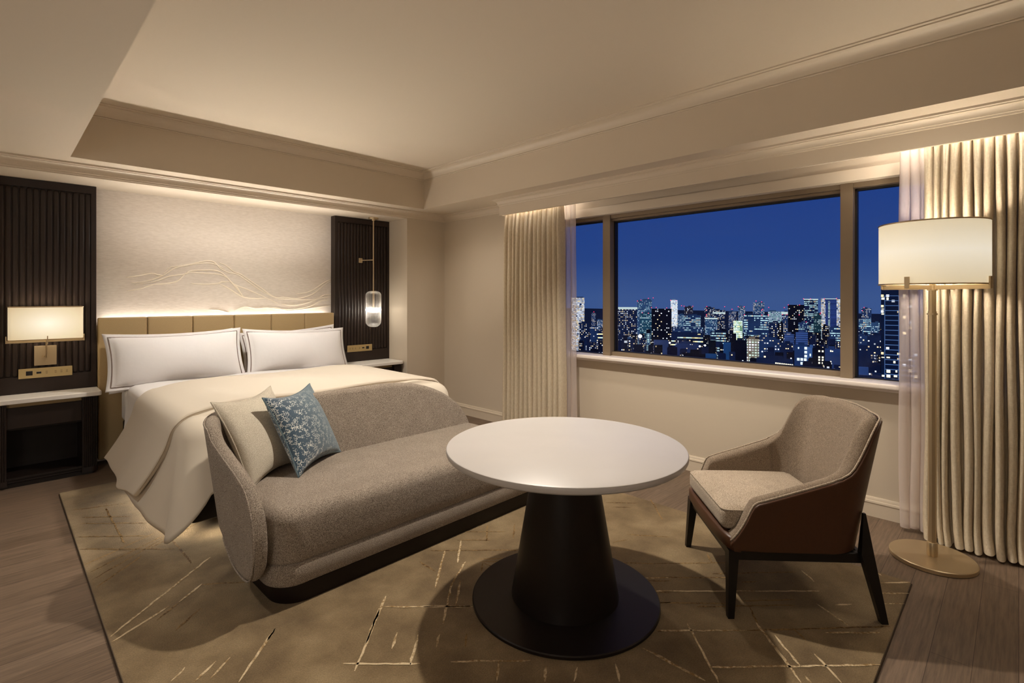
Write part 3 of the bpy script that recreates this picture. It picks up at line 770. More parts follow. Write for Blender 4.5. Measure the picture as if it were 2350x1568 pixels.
pillow((2.165, 5.335, .855), (1, 0, .05), (0, .22, .97), .98, .46, .15, 'white pillow behind the front right pillow against the headboard')

# ------------------------------------------------------------------ rug
RUG_DARK = [(0.375,4.081,0.662,3.803),(0.390,4.190,0.609,3.989),(0.342,3.868,0.626,3.598),(0.333,3.672,0.703,3.297),(0.519,4.258,0.519,3.583),(0.717,3.453,0.725,3.060),(0.327,3.433,0.668,3.611),(0.341,3.323,0.692,3.531),(0.342,3.228,0.721,3.520),(0.343,3.127,0.564,3.343),(0.601,3.401,0.935,3.617),(0.699,2.804,0.888,2.650),(0.531,2.490,0.649,2.589),(0.493,2.625,0.594,2.710),(0.356,4.377,0.629,4.265),(1.675,2.289,2.026,1.943),(1.860,2.276,1.993,2.141),(1.940,2.343,2.124,2.156),(1.962,2.144,2.111,2.296),(2.238,2.189,2.097,2.065),(1.568,2.230,1.566,2.093),(1.932,1.063,1.978,1.027),(2.184,1.218,2.231,1.158),(2.295,1.479,2.416,1.341),(2.235,1.301,2.322,1.206),(2.122,1.156,2.162,1.122),(1.728,1.929,1.794,1.986),(1.311,1.556,1.367,1.615),(1.796,2.040,1.936,1.906),(1.789,2.006,1.901,1.896),(1.794,1.986,1.804,1.912),(2.291,1.282,2.559,1.011),(2.413,1.350,2.703,1.068),(2.529,1.092,2.842,0.800),(2.554,0.956,2.612,0.903),(2.209,1.026,2.534,0.714),(2.399,0.898,2.580,0.727),(2.102,1.176,2.337,0.930),(2.200,0.804,2.650,0.385),(2.377,0.855,2.275,0.786),(2.355,0.675,2.304,0.614),(2.713,1.198,2.634,1.138),(2.904,1.980,3.051,1.811),(2.876,1.905,2.951,1.817),(2.601,1.625,2.745,1.433),(2.460,1.630,2.544,1.590),(3.169,1.799,2.921,1.572),]
RUG_LIGHT = [(0.335,2.635,0.811,3.062),(0.335,2.590,0.554,2.707),(0.594,2.710,0.708,2.807),(0.450,2.171,0.505,2.216),(0.506,2.107,0.596,2.171),(0.553,2.088,0.641,2.156),(0.619,1.993,0.828,2.209),(0.776,2.153,0.828,2.209),(0.940,1.747,1.278,2.087),(1.041,1.851,1.208,2.024),(1.102,1.755,1.173,1.823),(1.102,1.628,1.225,1.752),(0.927,1.815,1.133,1.607),(1.226,2.020,1.515,1.728),(1.479,1.977,1.735,2.229),(1.700,2.081,1.869,2.257),(1.564,1.952,1.736,2.060),(1.337,1.736,1.570,1.960),(1.462,1.800,1.603,1.940),(1.231,1.638,1.289,1.693),(1.342,1.909,1.504,1.746),(1.221,1.534,1.439,1.322),(1.353,1.409,1.276,1.341),(1.458,1.260,1.395,1.213),(1.536,1.173,1.470,1.138),(1.650,1.083,1.585,1.021),(1.800,1.057,1.809,0.939),(2.257,1.314,2.348,1.219),(2.186,1.223,2.734,0.669),(1.935,1.068,2.200,0.804),(2.413,0.567,2.572,0.405),(2.662,0.589,2.720,0.534),(2.822,0.439,2.892,0.368),(2.883,0.491,3.008,0.365),(3.019,0.476,3.129,0.374),(1.884,0.820,2.347,0.370),(2.074,1.005,1.831,0.765),(2.281,0.795,2.040,0.554),(2.250,0.710,2.125,0.582),(2.239,0.564,2.139,0.453),(2.084,0.556,2.063,0.530),(2.877,0.781,2.809,0.707),(2.612,0.651,2.535,0.509),(1.800,1.007,1.807,0.804),(3.127,0.519,3.101,0.482),]

rug = thing('rug', 'large tan tufted rug with scattered carved and pale silk lines', 'rug', (1.73, 2.6, 0))
def ribbon(bm, x0, y0, x1, y1, w, z, r, mi):
    d = Vector((x1 - x0, y1 - y0)); L = d.length; d.normalize(); nn = Vector((-d.y, d.x)); n = max(3, int(L / .03)); P = []
    for k in range(n + 1):
        p = Vector((x0, y0)) + d * (L * k / n) + nn * r.uniform(-.0025, .0025); ww = w * r.uniform(.7, 1.25) * (1 if 0 < k < n else .3)
        P.append([(p.x - nn.x * ww / 2 - 1.73, p.y - nn.y * ww / 2 - 2.6, z), (p.x + nn.x * ww / 2 - 1.73, p.y + nn.y * ww / 2 - 2.6, z)])
    old = set(bm.faces); grid(bm, P)
    for f in bm.faces:
        if f not in old: f.material_index = mi
bm = B(); rr = random.Random(11)
box(bm, .328 - 1.73, 3.135 - 1.73, .372 - 2.6, 4.83 - 2.6, .002, .015, .004, 2)
for l in RUG_DARK: ribbon(bm, *l, .009, .0158, rr, 2)
for l in RUG_LIGHT: ribbon(bm, *l, .010, .0162, rr, 1)
obj('pile', bm, ['rug', 'strand_light', 'strand_dark'], rug)
obj('binding', box(B(), .324 - 1.73, 3.139 - 1.73, .368 - 2.6, 4.834 - 2.6, .0005, .006), 'rug_edge', rug, label='dark binding under the pile edge')

# ------------------------------------------------------------------ sofa
def lerp_tab(tab, x):
    if x <= tab[0][0]: return tab[0][1]
    for (a, va), (b, vb) in zip(tab, tab[1:]):
        if x <= b: return va + (vb - va) * (x - a) / (b - a)
    return tab[-1][1]
def shell(bm, st, tilt, r_in, r_out, zref, dT=0, dB=0, rt=None, side=7, arc=6):
    """st: (plan point, outward normal, T, B, tilt factor); wall from -r_in to +r_out about the path"""
    P = []
    for p, nrm, T, Bz, tf in st:
        T += dT; Bz += dB; hw = (r_in + r_out) / 2; c = (r_out - r_in) / 2
        rad = min(rt or hw, hw, max(.003, (T - Bz) / 2 - .001)); row = []
        prof = []
        for k in range(arc + 1):                 # bottom, inner to outer
            a = -PI + PI / 2 * k / arc; prof.append((-hw + rad + rad * math.cos(a), Bz + rad + rad * math.sin(a)))
        for k in range(arc + 1):
            a = -PI / 2 + PI / 2 * k / arc; prof.append((hw - rad + rad * math.cos(a), Bz + rad + rad * math.sin(a)))
        for k in range(1, side): prof.append((hw, Bz + rad + (T - Bz - 2 * rad) * k / side))
        for k in range(arc + 1):
            a = PI / 2 * k / arc; prof.append((hw - rad + rad * math.cos(a), T - rad + rad * math.sin(a)))
        for k in range(arc + 1):
            a = PI / 2 + PI / 2 * k / arc; prof.append((-hw + rad + rad * math.cos(a), T - rad + rad * math.sin(a)))
        for k in range(1, side): prof.append((-hw, T - rad - (T - Bz - 2 * rad) * k / side))
        for o, z in prof:
            oo = c + o + tilt * tf * (z - zref); row.append((p[0] + nrm[0] * oo, p[1] + nrm[1] * oo, z))
        P.append(row)
    return grid(bm, P, closed_v=True, cap=True)
SX, SY = 1.72, 2.70
sofa = thing('sofa', 'taupe boucle daybed sofa with one curved back and arm, at the foot of the bed', 'sofa', (SX, SY, 0), .012)
st = []
xs = [2.585, 2.58, 2.57, 2.555, 2.53, 2.50, 2.46, 2.41, 2.35, 2.28, 2.2, 2.1, 2.0, 1.88, 1.75, 1.6, 1.45, 1.3, 1.2, 1.055]
for x in xs:
    T = .36 + .455 * math.sqrt(max(0, 1 - (max(0, x - 1.85) / .738) ** 2)) if x > 1.85 else .815 + .0 * x
    Bz = .26
    st.append(((x - SX, 3.02 - SY), (0, 1), max(T, Bz + .08), Bz, 1))
rad = .27
for k in range(1, 14):
    a = PI / 2 + PI / 2 * k / 13
    st.append(((1.055 + rad * math.cos(a) - SX, 3.02 - rad + rad * math.sin(a) - SY), (math.cos(a), math.sin(a)), .815 - .035 * (k / 13) ** 2, .26 + .06 * math.sin(PI * k / 13) - .03 * k / 13, 1))
TA = [(2.312, .37), (2.315, .42), (2.325, .465), (2.345, .51), (2.38, .555), (2.42, .587), (2.5, .625), (2.6, .665), (2.7, .715), (2.76, .76)]
BA = [(2.312, .30), (2.318, .25), (2.33, .215), (2.36, .175), (2.40, .15), (2.47, .135), (2.58, .13), (2.66, .145), (2.75, .22)]
for y in [2.73, 2.70, 2.65, 2.6, 2.55, 2.5, 2.46, 2.42, 2.39, 2.36, 2.34, 2.33, 2.322, 2.316, 2.312]:
    f = min(1, max(0, (2.75 - y) / .43))
    st.append(((.785 + .008 * f - SX, y - SY), (-1, -.0), lerp_tab(TA, y), lerp_tab(BA, y), 1 - .85 * f))
obj('back', shell(B(), st, .13, .031, .031, .43, rt=.03), 'boucle', sofa, 180)
pp = [(p[0] + n[0] * (.028 + .13 * tf * (T - .010 - .43)), p[1] + n[1] * (.028 + .13 * tf * (T - .010 - .43)), T - .010) for p, n, T, Bz, tf in st]
pb = [(p[0] + n[0] * (.028 + .13 * tf * (Bz + .010 - .43)), p[1] + n[1] * (.028 + .13 * tf * (Bz + .010 - .43)), Bz + .008) for p, n, T, Bz, tf in st]
obj('piping', tube(B(), pp + list(reversed(pb[-16:])), .0045, 6), 'boucle', sofa, 180, label='fabric piping along the outer edge')
ol = rrect(.852 - SX, 2.60 - SX, 2.312 - SY, 3.03 - SY, (.07, .07, .22, .13), 8)
obj('base_cushion', slab(B(), ol, [(-.014, .098), (-.003, .105), (.002, .125), (.002, .19), (-.004, .199), (-.010, .203)], True, True), 'boucle', sofa, 50)
ring = [(-.012, .200), (-.004, .206), (.004, .222), (.006, .26), (.006, .33)]
for k in range(1, 9): a = PI / 2 * k / 8; ring.append((.006 - .062 + .062 * math.cos(a), .375 + .068 * math.sin(a)))
obj('seat', slab(B(), ol, ring), 'boucle', sofa, 50)
obj('plinth', slab(B(), rrect(.885 - SX, 2.585 - SX, 2.325 - SY, 3.02 - SY, (.07, .07, .22, .13), 8), [(0, .015), (.004, .02), (.004, .098)]), 'plinth', sofa, 40)

def cushion(name, label, M, w, h, th, mat, edge=None):
    t = thing(name, label, 'cushion'); t.matrix_world = M
    kw = dict(pull=.12, power=.5); obj('cover', puff(w, h, th, 36, **kw), mat, t, 180)
    pts = []
    n = 24
    for k in range(n): pts.append((-1 + 2 * k / n, 1))
    for k in range(n): pts.append((1, 1 - 2 * k / n))
    for k in range(n): pts.append((1 - 2 * k / n, -1))
    for k in range(n): pts.append((-1, -1 + 2 * k / n))
    obj('piping', tube(B(), [Vector(puff_pt(w, h, th, a, b, lift=-.003, **kw)) for a, b in pts], .0045, 6, True), edge or mat, t, 180)
    return t
e1 = Vector((.81, .587, 0)); e2 = Vector((-.10, .175, .40))
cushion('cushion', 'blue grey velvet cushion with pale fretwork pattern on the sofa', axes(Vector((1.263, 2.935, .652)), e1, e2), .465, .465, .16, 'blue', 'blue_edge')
cushion('cushion', 'plain cream linen cushion behind the blue one in the sofa corner', axes(Vector((1.035, 2.965, .65)), e1, e2), .485, .485, .16, 'cream_cushion')

# ------------------------------------------------------------------ table
TCX, TCY = 1.862, 1.497
t = thing('round_table', 'round cream stone table on a black tapered pedestal', 'table', (TCX, TCY, .015))
obj('tabletop', lathe(B(), [(0, .668), (.50, .668), (.534, .672), (.543, .679), (.546, .687), (.546, .697), (.5435, .702), (.538, .705), (0, .705)], seg=128), 'marble', t, 30)
obj('pedestal', lathe(B(), [(.138, .672), (.138, .66), (.246, .02), (.246, .016)], seg=96), 'bronze_dark', t, 40)
obj('base', lathe(B(), [(0, .0), (.424, .0), (.427, .003), (.427, .013), (.423, .017), (0, .017)], seg=128), 'bronze_dark', t, 40)

# ------------------------------------------------------------------ armchair
def rbox(hx, hy, hz, r, cuts=14, crown=0, cx=0, cy=0, cz=0):
    bm = B(); box(bm, -1, 1, -1, 1, -1, 1)
    bmesh.ops.subdivide_edges(bm, edges=bm.edges[:], cuts=cuts, use_grid_fill=True)
    H3 = (hx, hy, hz)
    for v in bm.verts:
        p = Vector((math.copysign(abs(v.co[i]) ** .8, v.co[i]) * H3[i] for i in range(3)))
        q = Vector(max(-(H3[i] - r), min(H3[i] - r, p[i])) for i in range(3)); d = p - q
        if d.length > 1e-9: p = q + d.normalized() * r
        if p.z > 0: p.z += crown * max(0, 1 - (p.x / hx) ** 2) * max(0, 1 - (p.y / hy) ** 2)
        v.co = p + Vector((cx, cy, cz))
    return bm
CC = (2.683, .870); CR = math.atan2(.663, .749)
ch = thing('armchair', 'armchair with tan leather outer shell and woven wool inside on black legs', 'armchair', (CC[0], CC[1], .015), CR)
st = []
TF = [(.300, .325), (.285, .342), (.27, .362), (.25, .395), (.232, .432), (.218, .466), (.206, .488), (.19, .500), (.1, .528), (-.02, .566), (-.10, .592), (-.15, .610)]
def side_pts(sx):
    out = []
    for y in (.30, .285, .27, .25, .232, .218, .206, .19, .15, .1, .04, -.02, -.06, -.10, -.125):
        out.append(((sx * (.312 - .010 * max(0, y - .15) / .15), y), (sx, 0), lerp_tab(sorted(TF), y), .285 if y < .25 else .285 + .012 * ((y - .25) / .05) ** 2, .25))
    return out
left = side_pts(-1); R = .155
arc = []
for k in range(1, 17):
    a = PI + PI / 2 * k / 16; q = k / 16
    T = lerp_tab([(0, .602), (.12, .612), (.25, .634), (.33, .662), (.42, .715), (.5, .768), (.58, .815), (.66, .843), (.8, .858), (1, .862)], q)
    arc.append(((-.312 + R + R * math.cos(a), -.115 + R * math.sin(a)), (math.cos(a), math.sin(a)), T, .285, .25 + .75 * min(1, q * 1.3)))
back = [((x, -.270 - .012 * (1 - (x / .157) ** 2)), (0, -1), .862 + .008 * (1 - (x / .157) ** 2), .285, 1) for x in [-.157 + .314 * k / 10 for k in range(1, 10)]]
mir = lambda l: [((-p[0], p[1]), (-n[0], n[1]), T, Bz, tf) for p, n, T, Bz, tf in reversed(l)]
st = left + arc + back + mir(arc) + mir(left)
TILT = .19
obj('outer_shell', shell(B(), st, TILT, .0, .016, .30, dT=-.006, rt=.007), 'leather', ch, 180, label='tan leather outer shell')
obj('inner_shell', shell(B(), st, TILT, .060, .0, .30, dT=.008, dB=.03, rt=.029), 'herring', ch, 180, label='woven wool inner back and arms')
obj('piping', tube(B(), [(p[0] + n[0] * (.003 + TILT * tf * (T - .30)), p[1] + n[1] * (.003 + TILT * tf * (T - .30)), T + .000) for p, n, T, Bz, tf in st], .004, 8), 'wool', ch, 180, label='pale wool piping')
bm = B(); P = []
for k in range(21):
    x = -.319 + .638 * k / 20; y = .312 + .016 * (1 - (x / .319) ** 2) - .022 * (abs(x) / .319) ** 12
    zt = .345 - .012 * abs(x / .324) ** 6
    P.append([(x, y - .03, .282), (x, y - .004, .284), (x, y, .292), (x, y, zt - .006), (x, y - .004, zt), (x, y - .03, zt + .002)])
grid(bm, P, closed_v=True, cap=True); obj('front_rail', bm, 'leather', ch, 60, label='tan leather front rail')
obj('seat_pan', slab(B(), rrect(-.30, .30, -.27, .31, (.03, .03, .15, .15), 6), [(0, .28), (.004, .284), (0, .30)]), 'leather', ch, 40)
obj('seat_cushion', rbox(.262, .262, .052, .034, 16, .02, 0, .058, .398), 'wool', ch, 180)
obj('cushion_piping', tube(B(), [(x, y, z) for x, y, z in [(px * 1.0, py + .058, .438) for px, py in rrect(-.258, .258, -.258, .258, .034, 6)]], .004, 6, True), 'wool', ch, 180)
bm = B()
for s in (-1, 1): box(bm, s * .285 - .014, s * .285 + .014, -.26, .29, .238, .282, .003, 1)
box(bm, -.285, .285, .272, .298, .238, .282, .003, 1); box(bm, -.285, .285, -.27, -.244, .238, .282, .003, 1)
obj('frame', bm, 'black_wood', ch)
for s in (-1, 1):
    obj('leg', hexa(B(), (s * .318, .306, .013, .013), (s * .286, .286, .024, .022), 0, .284), 'black_wood', ch)
    bm = hexa(B(), (s * .322, -.330, .013, .014), (s * .306, -.268, .015, .026), 0, .285)
    hexa(bm, (s * .306, -.268, .015, .026), (s * .286, -.272, .006, .005), .285, .45); obj('leg', bm, 'black_wood', ch)

# ------------------------------------------------------------------ floor lamp
LX, LY = 3.520, .328
t = thing('floor_lamp', 'tall brass floor lamp with lit cream drum shade on round base', 'floor lamp', (LX, LY, 0))
obj('base', lathe(B(), [(0, 0), (.183, 0), (.187, .003), (.187, .020), (.183, .024), (0, .024)], seg=96), 'brass', t, 40)
obj('collar', lathe(B(), capped([(.023, .024), (.024, .028), (.024, .092), (.022, .096)]), seg=24), 'brass', t, 40)
bm = lathe(B(), capped([(.0185, .09), (.0185, 1.325)]), seg=8); obj('pole', bm, 'brass', t, 20)
bm = lathe(B(), capped([(.023, 1.306), (.023, 1.316)]), seg=24); obj('ring', bm, 'brass', t, 40)
bm = lathe(B(), capped([(.0165, 1.325), (.0165, 1.44)]), seg=8); lathe(bm, capped([(.022, 1.436), (.022, 1.444)]), seg=20); lathe(bm, capped([(.012, 1.44), (.012, 1.56)]), seg=12); obj('stem', bm, 'brass', t, 40)
MAT['floor_shade'] = m_shade('lit floor lamp shade', 0, 1.64, .70, .80, 9, .2)
SR = .233
obj('lamp_shade', lathe(B(), [(SR, 1.468), (SR, 1.79)], seg=96), 'floor_shade', t, 180)
circ = [(SR * math.cos(2 * PI * k / 72), SR * math.sin(2 * PI * k / 72)) for k in range(72)]
for z in (1.79, 1.469): obj('shade_rim', tube(B(), [(x, y, z) for x, y in circ], .004, 6, True), 'brass', t, 180)
bm = B(); f = bm.faces.new([bm.verts.new((x * .97, y * .97, 1.474)) for x, y in circ]); obj('diffuser', bm, 'lamp_inner', t)
for k in range(4):
    a = math.radians(161) + PI / 2 * k; c, s = math.cos(a), math.sin(a); n = (-s, c)
    bm = B(); P = []
    for rr_ in (.012, SR + .012): P.append([(c * rr_ + n[0] * w, s * rr_ + n[1] * w, z) for w, z in ((-.003, 1.442), (.003, 1.442), (.003, 1.464), (-.003, 1.464))])
    grid(bm, P, closed_v=True, cap=True); obj('bracket_arm', bm, 'brass', t)
    bm = B(); P = []
    for rr_ in (SR + .007, SR + .014): P.append([(c * rr_ + n[0] * w, s * rr_ + n[1] * w, z) for w, z in ((-.011, 1.445), (.011, 1.445), (.011, 1.505), (-.011, 1.505))])
    grid(bm, P, closed_v=True, cap=True); obj('clip', bm, 'brass', t)
obj('bulb', lathe(B(), capped([(.006, -.045), (.026, -.028), (.034, 0), (.026, .028), (.006, .045)]), seg=20), 'bulb', t, 180, loc=(0, 0, 1.62))

# ------------------------------------------------------------------ night city
GZ = -105
def m_facade(name, cw, fl, lit, warm, cool, mixw, strength, wx=(.18, .82), wz=(.25, .78), rowy=0, base=1.0):
    """grid of windows in the building's own metres; a random share of the cells is lit"""
    t = NT(name); co = t.coord(); sp = t.n('ShaderNodeSeparateXYZ'); t.l(co, sp.inputs[0])
    oi = t.n('ShaderNodeObjectInfo')
    geo = t.n('ShaderNodeTexCoord'); ns = t.n('ShaderNodeSeparateXYZ'); t.l(geo.outputs['Normal'], ns.inputs[0])
    ay = t.math('GREATER_THAN', t.math('ABSOLUTE', ns.outputs[1]), .5)
    h = t.math('ADD', t.math('MULTIPLY', sp.outputs[0], ay), t.math('MULTIPLY', t.math('ADD', sp.outputs[1], 500), t.math('SUBTRACT', 1, ay)))
    u = t.math('DIVIDE', t.math('ADD', h, 1000), cw); v = t.math('DIVIDE', t.math('ADD', sp.outputs[2], 500), fl)
    fu, fv = t.math('FRACT', u), t.math('FRACT', v); iu, iv = t.math('FLOOR', u), t.math('FLOOR', v)
    inx = t.math('MULTIPLY', t.math('GREATER_THAN', fu, wx[0]), t.math('LESS_THAN', fu, wx[1]))
    inz = t.math('MULTIPLY', t.math('GREATER_THAN', fv, wz[0]), t.math('LESS_THAN', fv, wz[1]))
    cb = t.n('ShaderNodeCombineXYZ'); t.l(iu, cb.inputs[0]); t.l(iv, cb.inputs[1]); t.l(t.math('MULTIPLY', oi.outputs['Random'], 97), cb.inputs[2])
    wn = t.n('ShaderNodeTexWhiteNoise', noise_dimensions='3D'); t.l(cb.outputs[0], wn.inputs['Vector'])
    cb2 = t.n('ShaderNodeCombineXYZ'); t.l(t.math('FLOOR', t.math('DIVIDE', iu, 5)), cb2.inputs[0]); t.l(iv, cb2.inputs[1]); t.l(t.math('MULTIPLY', oi.outputs['Random'], 53), cb2.inputs[2])
    wr = t.n('ShaderNodeTexWhiteNoise', noise_dimensions='3D'); t.l(cb2.outputs[0], wr.inputs['Vector'])
    r = t.math('ADD', t.math('MULTIPLY', wn.outputs['Value'], 1 - rowy), t.math('MULTIPLY', wr.outputs['Value'], rowy))
    on = t.math('LESS_THAN', r, lit)
    side = t.math('LESS_THAN', t.math('ABSOLUTE', ns.outputs[2]), .5)
    on = t.math('MULTIPLY', t.math('MULTIPLY', on, side), t.math('MULTIPLY', inx, inz))
    sc = t.n('ShaderNodeSeparateColor'); t.l(wn.outputs['Color'], sc.inputs[0])
    wc = t.mix(t.math('LESS_THAN', sc.outputs[1], mixw), S(*cool), S(*warm))
    st = t.math('MULTIPLY', on, t.math('MULTIPLY', t.math('ADD', .35, sc.outputs[2]), strength))
    e1 = t.n('ShaderNodeEmission'); t.l(wc, e1.inputs[0]); t.l(st, e1.inputs[1])
    # dusk ambience painted in: walls emit a dim sky tone, uneven by noise
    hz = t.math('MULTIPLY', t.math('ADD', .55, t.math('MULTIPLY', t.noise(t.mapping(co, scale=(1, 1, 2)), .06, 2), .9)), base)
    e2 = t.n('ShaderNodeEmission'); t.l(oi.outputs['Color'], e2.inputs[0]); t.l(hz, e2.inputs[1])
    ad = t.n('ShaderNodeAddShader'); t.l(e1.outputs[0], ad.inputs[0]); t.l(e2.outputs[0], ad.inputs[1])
    return t.done(ad.outputs[0])
WARM, WHITE, TEAL, AMB = (255, 228, 178), (240, 246, 255), (196, 236, 240), (255, 206, 140)
FAC = {
 'flats': m_facade('night flats facade', 2.1, 2.5, .42, WARM, WHITE, .45, 1.25, (.2, .72), (.3, .74)),
 'sparse': m_facade('dark flats facade', 2.2, 2.6, .20, WARM, WHITE, .5, 1.4, (.2, .75), (.3, .75)),
 'office': m_facade('lit office facade', 1.5, 2.9, .55, WARM, TEAL, .15, .95, (.06, .94), (.32, .78), .7),
 'teal': m_facade('teal office facade', 1.4, 2.6, .42, WHITE, TEAL, .3, .65, (.1, .9), (.25, .8), .45),
 'bright': m_facade('bright facade', 1.8, 2.6, .88, WARM, WHITE, .3, 1.25, (.08, .92), (.2, .85), .2),
 'stripe': m_facade('blue louvre facade', 60, 2.2, 1.0, (70, 100, 170), (70, 100, 170), .5, .42, (.0, 1.0), (.3, .6)),
 'bands': m_facade('banded low office facade', 3.0, 4.0, .62, (255, 238, 170), (214, 240, 226), .5, 1.2, (.0, 1.0), (.4, .7), .85),
 'gridlit': m_facade('white grid facade', 2.2, 2.2, .95, WHITE, (206, 240, 226), .3, .95, (.16, .84), (.2, .8)),
 'blank': m_facade('blank night wall', 6, 5, .02, WARM, WHITE, .5, .6),
 'low': m_facade('low rooftop facade', 1.5, 1.9, .17, WARM, WHITE, .55, 1.3, (.2, .75), (.25, .75)),
}
MAT['red_light'] = emit('red warning light', (255, 40, 70), 5)
MAT['white_light'] = emit('street light glow', (250, 252, 255), 5)
MAT['cornice_light'] = emit('lit cornice', (206, 226, 226), .9)
MAT['roof_night'] = emit('night roof', (22, 34, 66), 1)
MAT['slab_night'] = emit('night balcony edge', (84, 118, 176), .75)
MAT['lit_room'] = emit('lit room window', (255, 246, 214), 1.5)
MAT['lit_cool'] = emit('cool lit window', (216, 236, 250), 1.4)
def at_px(u, v, d):
    p = (AX + RT * ((u - U0) / F_PX)) * d; return Vector((p.x, p.y, CAM_H - (v - V0) * d / F_PX))
PLOTS = []
def tower(u0, u1, vt, d, fac, amb, label, dep=None, rz=0, reds=(), crown=None, roof=True, cat='building', name='building', group='lit towers on the night skyline'):
    # slide back along the line of sight until the plot is free
    for _ in range(60):
        dp = dep or max(9, min(14, (u1 - u0) * d / F_PX * .5))
        hit = [q for q in PLOTS if u0 - 1 < q[1] and u1 + 1 > q[0] and d - 2 < q[3] and d + dp + 2 > q[2]]
        if not hit: break
        d = max(q[3] for q in hit) + 3
    dep = dp; PLOTS.append((u0, u1, d, d + dep))
    th = math.atan(((u0 + u1) / 2 - U0) / F_PX); ct = math.cos(th)
    w = (u1 - u0) * d / F_PX * ct; c = at_px((u0 + u1) / 2, vt, d); rz -= th
    t = thing(name, label, cat, (c.x, c.y, GZ), A - PI / 2 + rz, group)
    h = c.z - GZ
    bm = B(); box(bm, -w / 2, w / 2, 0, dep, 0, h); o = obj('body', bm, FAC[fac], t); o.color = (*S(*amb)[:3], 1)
    if roof:
        rnd = random.Random(int(u0 * 7 + vt)); bw = w * rnd.uniform(.3, .55); bx = rnd.uniform(-.2, .2) * w
        o = obj('roof_plant', box(B(), bx - bw / 2, bx + bw / 2, dep * .3, dep * .7, h, h + max(2.0, w * .06)), FAC['blank'], t); o.color = (*[k * .8 for k in S(*amb)[:3]], 1)
    if crown: obj('crown', box(B(), -w / 2 - .4, w / 2 + .4, -.4, dep, h - crown[1], h - crown[0]), 'cornice_light', t, label='lit band at the roof line')
    for ru, rv in reds:
        q = at_px(ru, rv, d); rel = (q - Vector((c.x, c.y, 0))); lx = (ru - (u0 + u1) / 2) * d / F_PX * ct; lz = q.z - GZ; r = d * .85 / F_PX
        bm = B(); bmesh.ops.create_icosphere(bm, subdivisions=1, radius=r, matrix=Matrix.Translation((lx, -r * .6, lz))); obj('warning_light', bm, 'red_light', t, label='red warning light')
        if lz > h + 1: obj('mast', box(B(), lx - r * .18, lx + r * .18, -.2 - r, .2, h - .5, lz), 'roof_night', t)
    t['_d'] = d; t['_c'] = ct
    return t
N1, N2, N3, N4 = (16, 27, 58), (26, 44, 82), (8, 11, 26), (40, 66, 104)
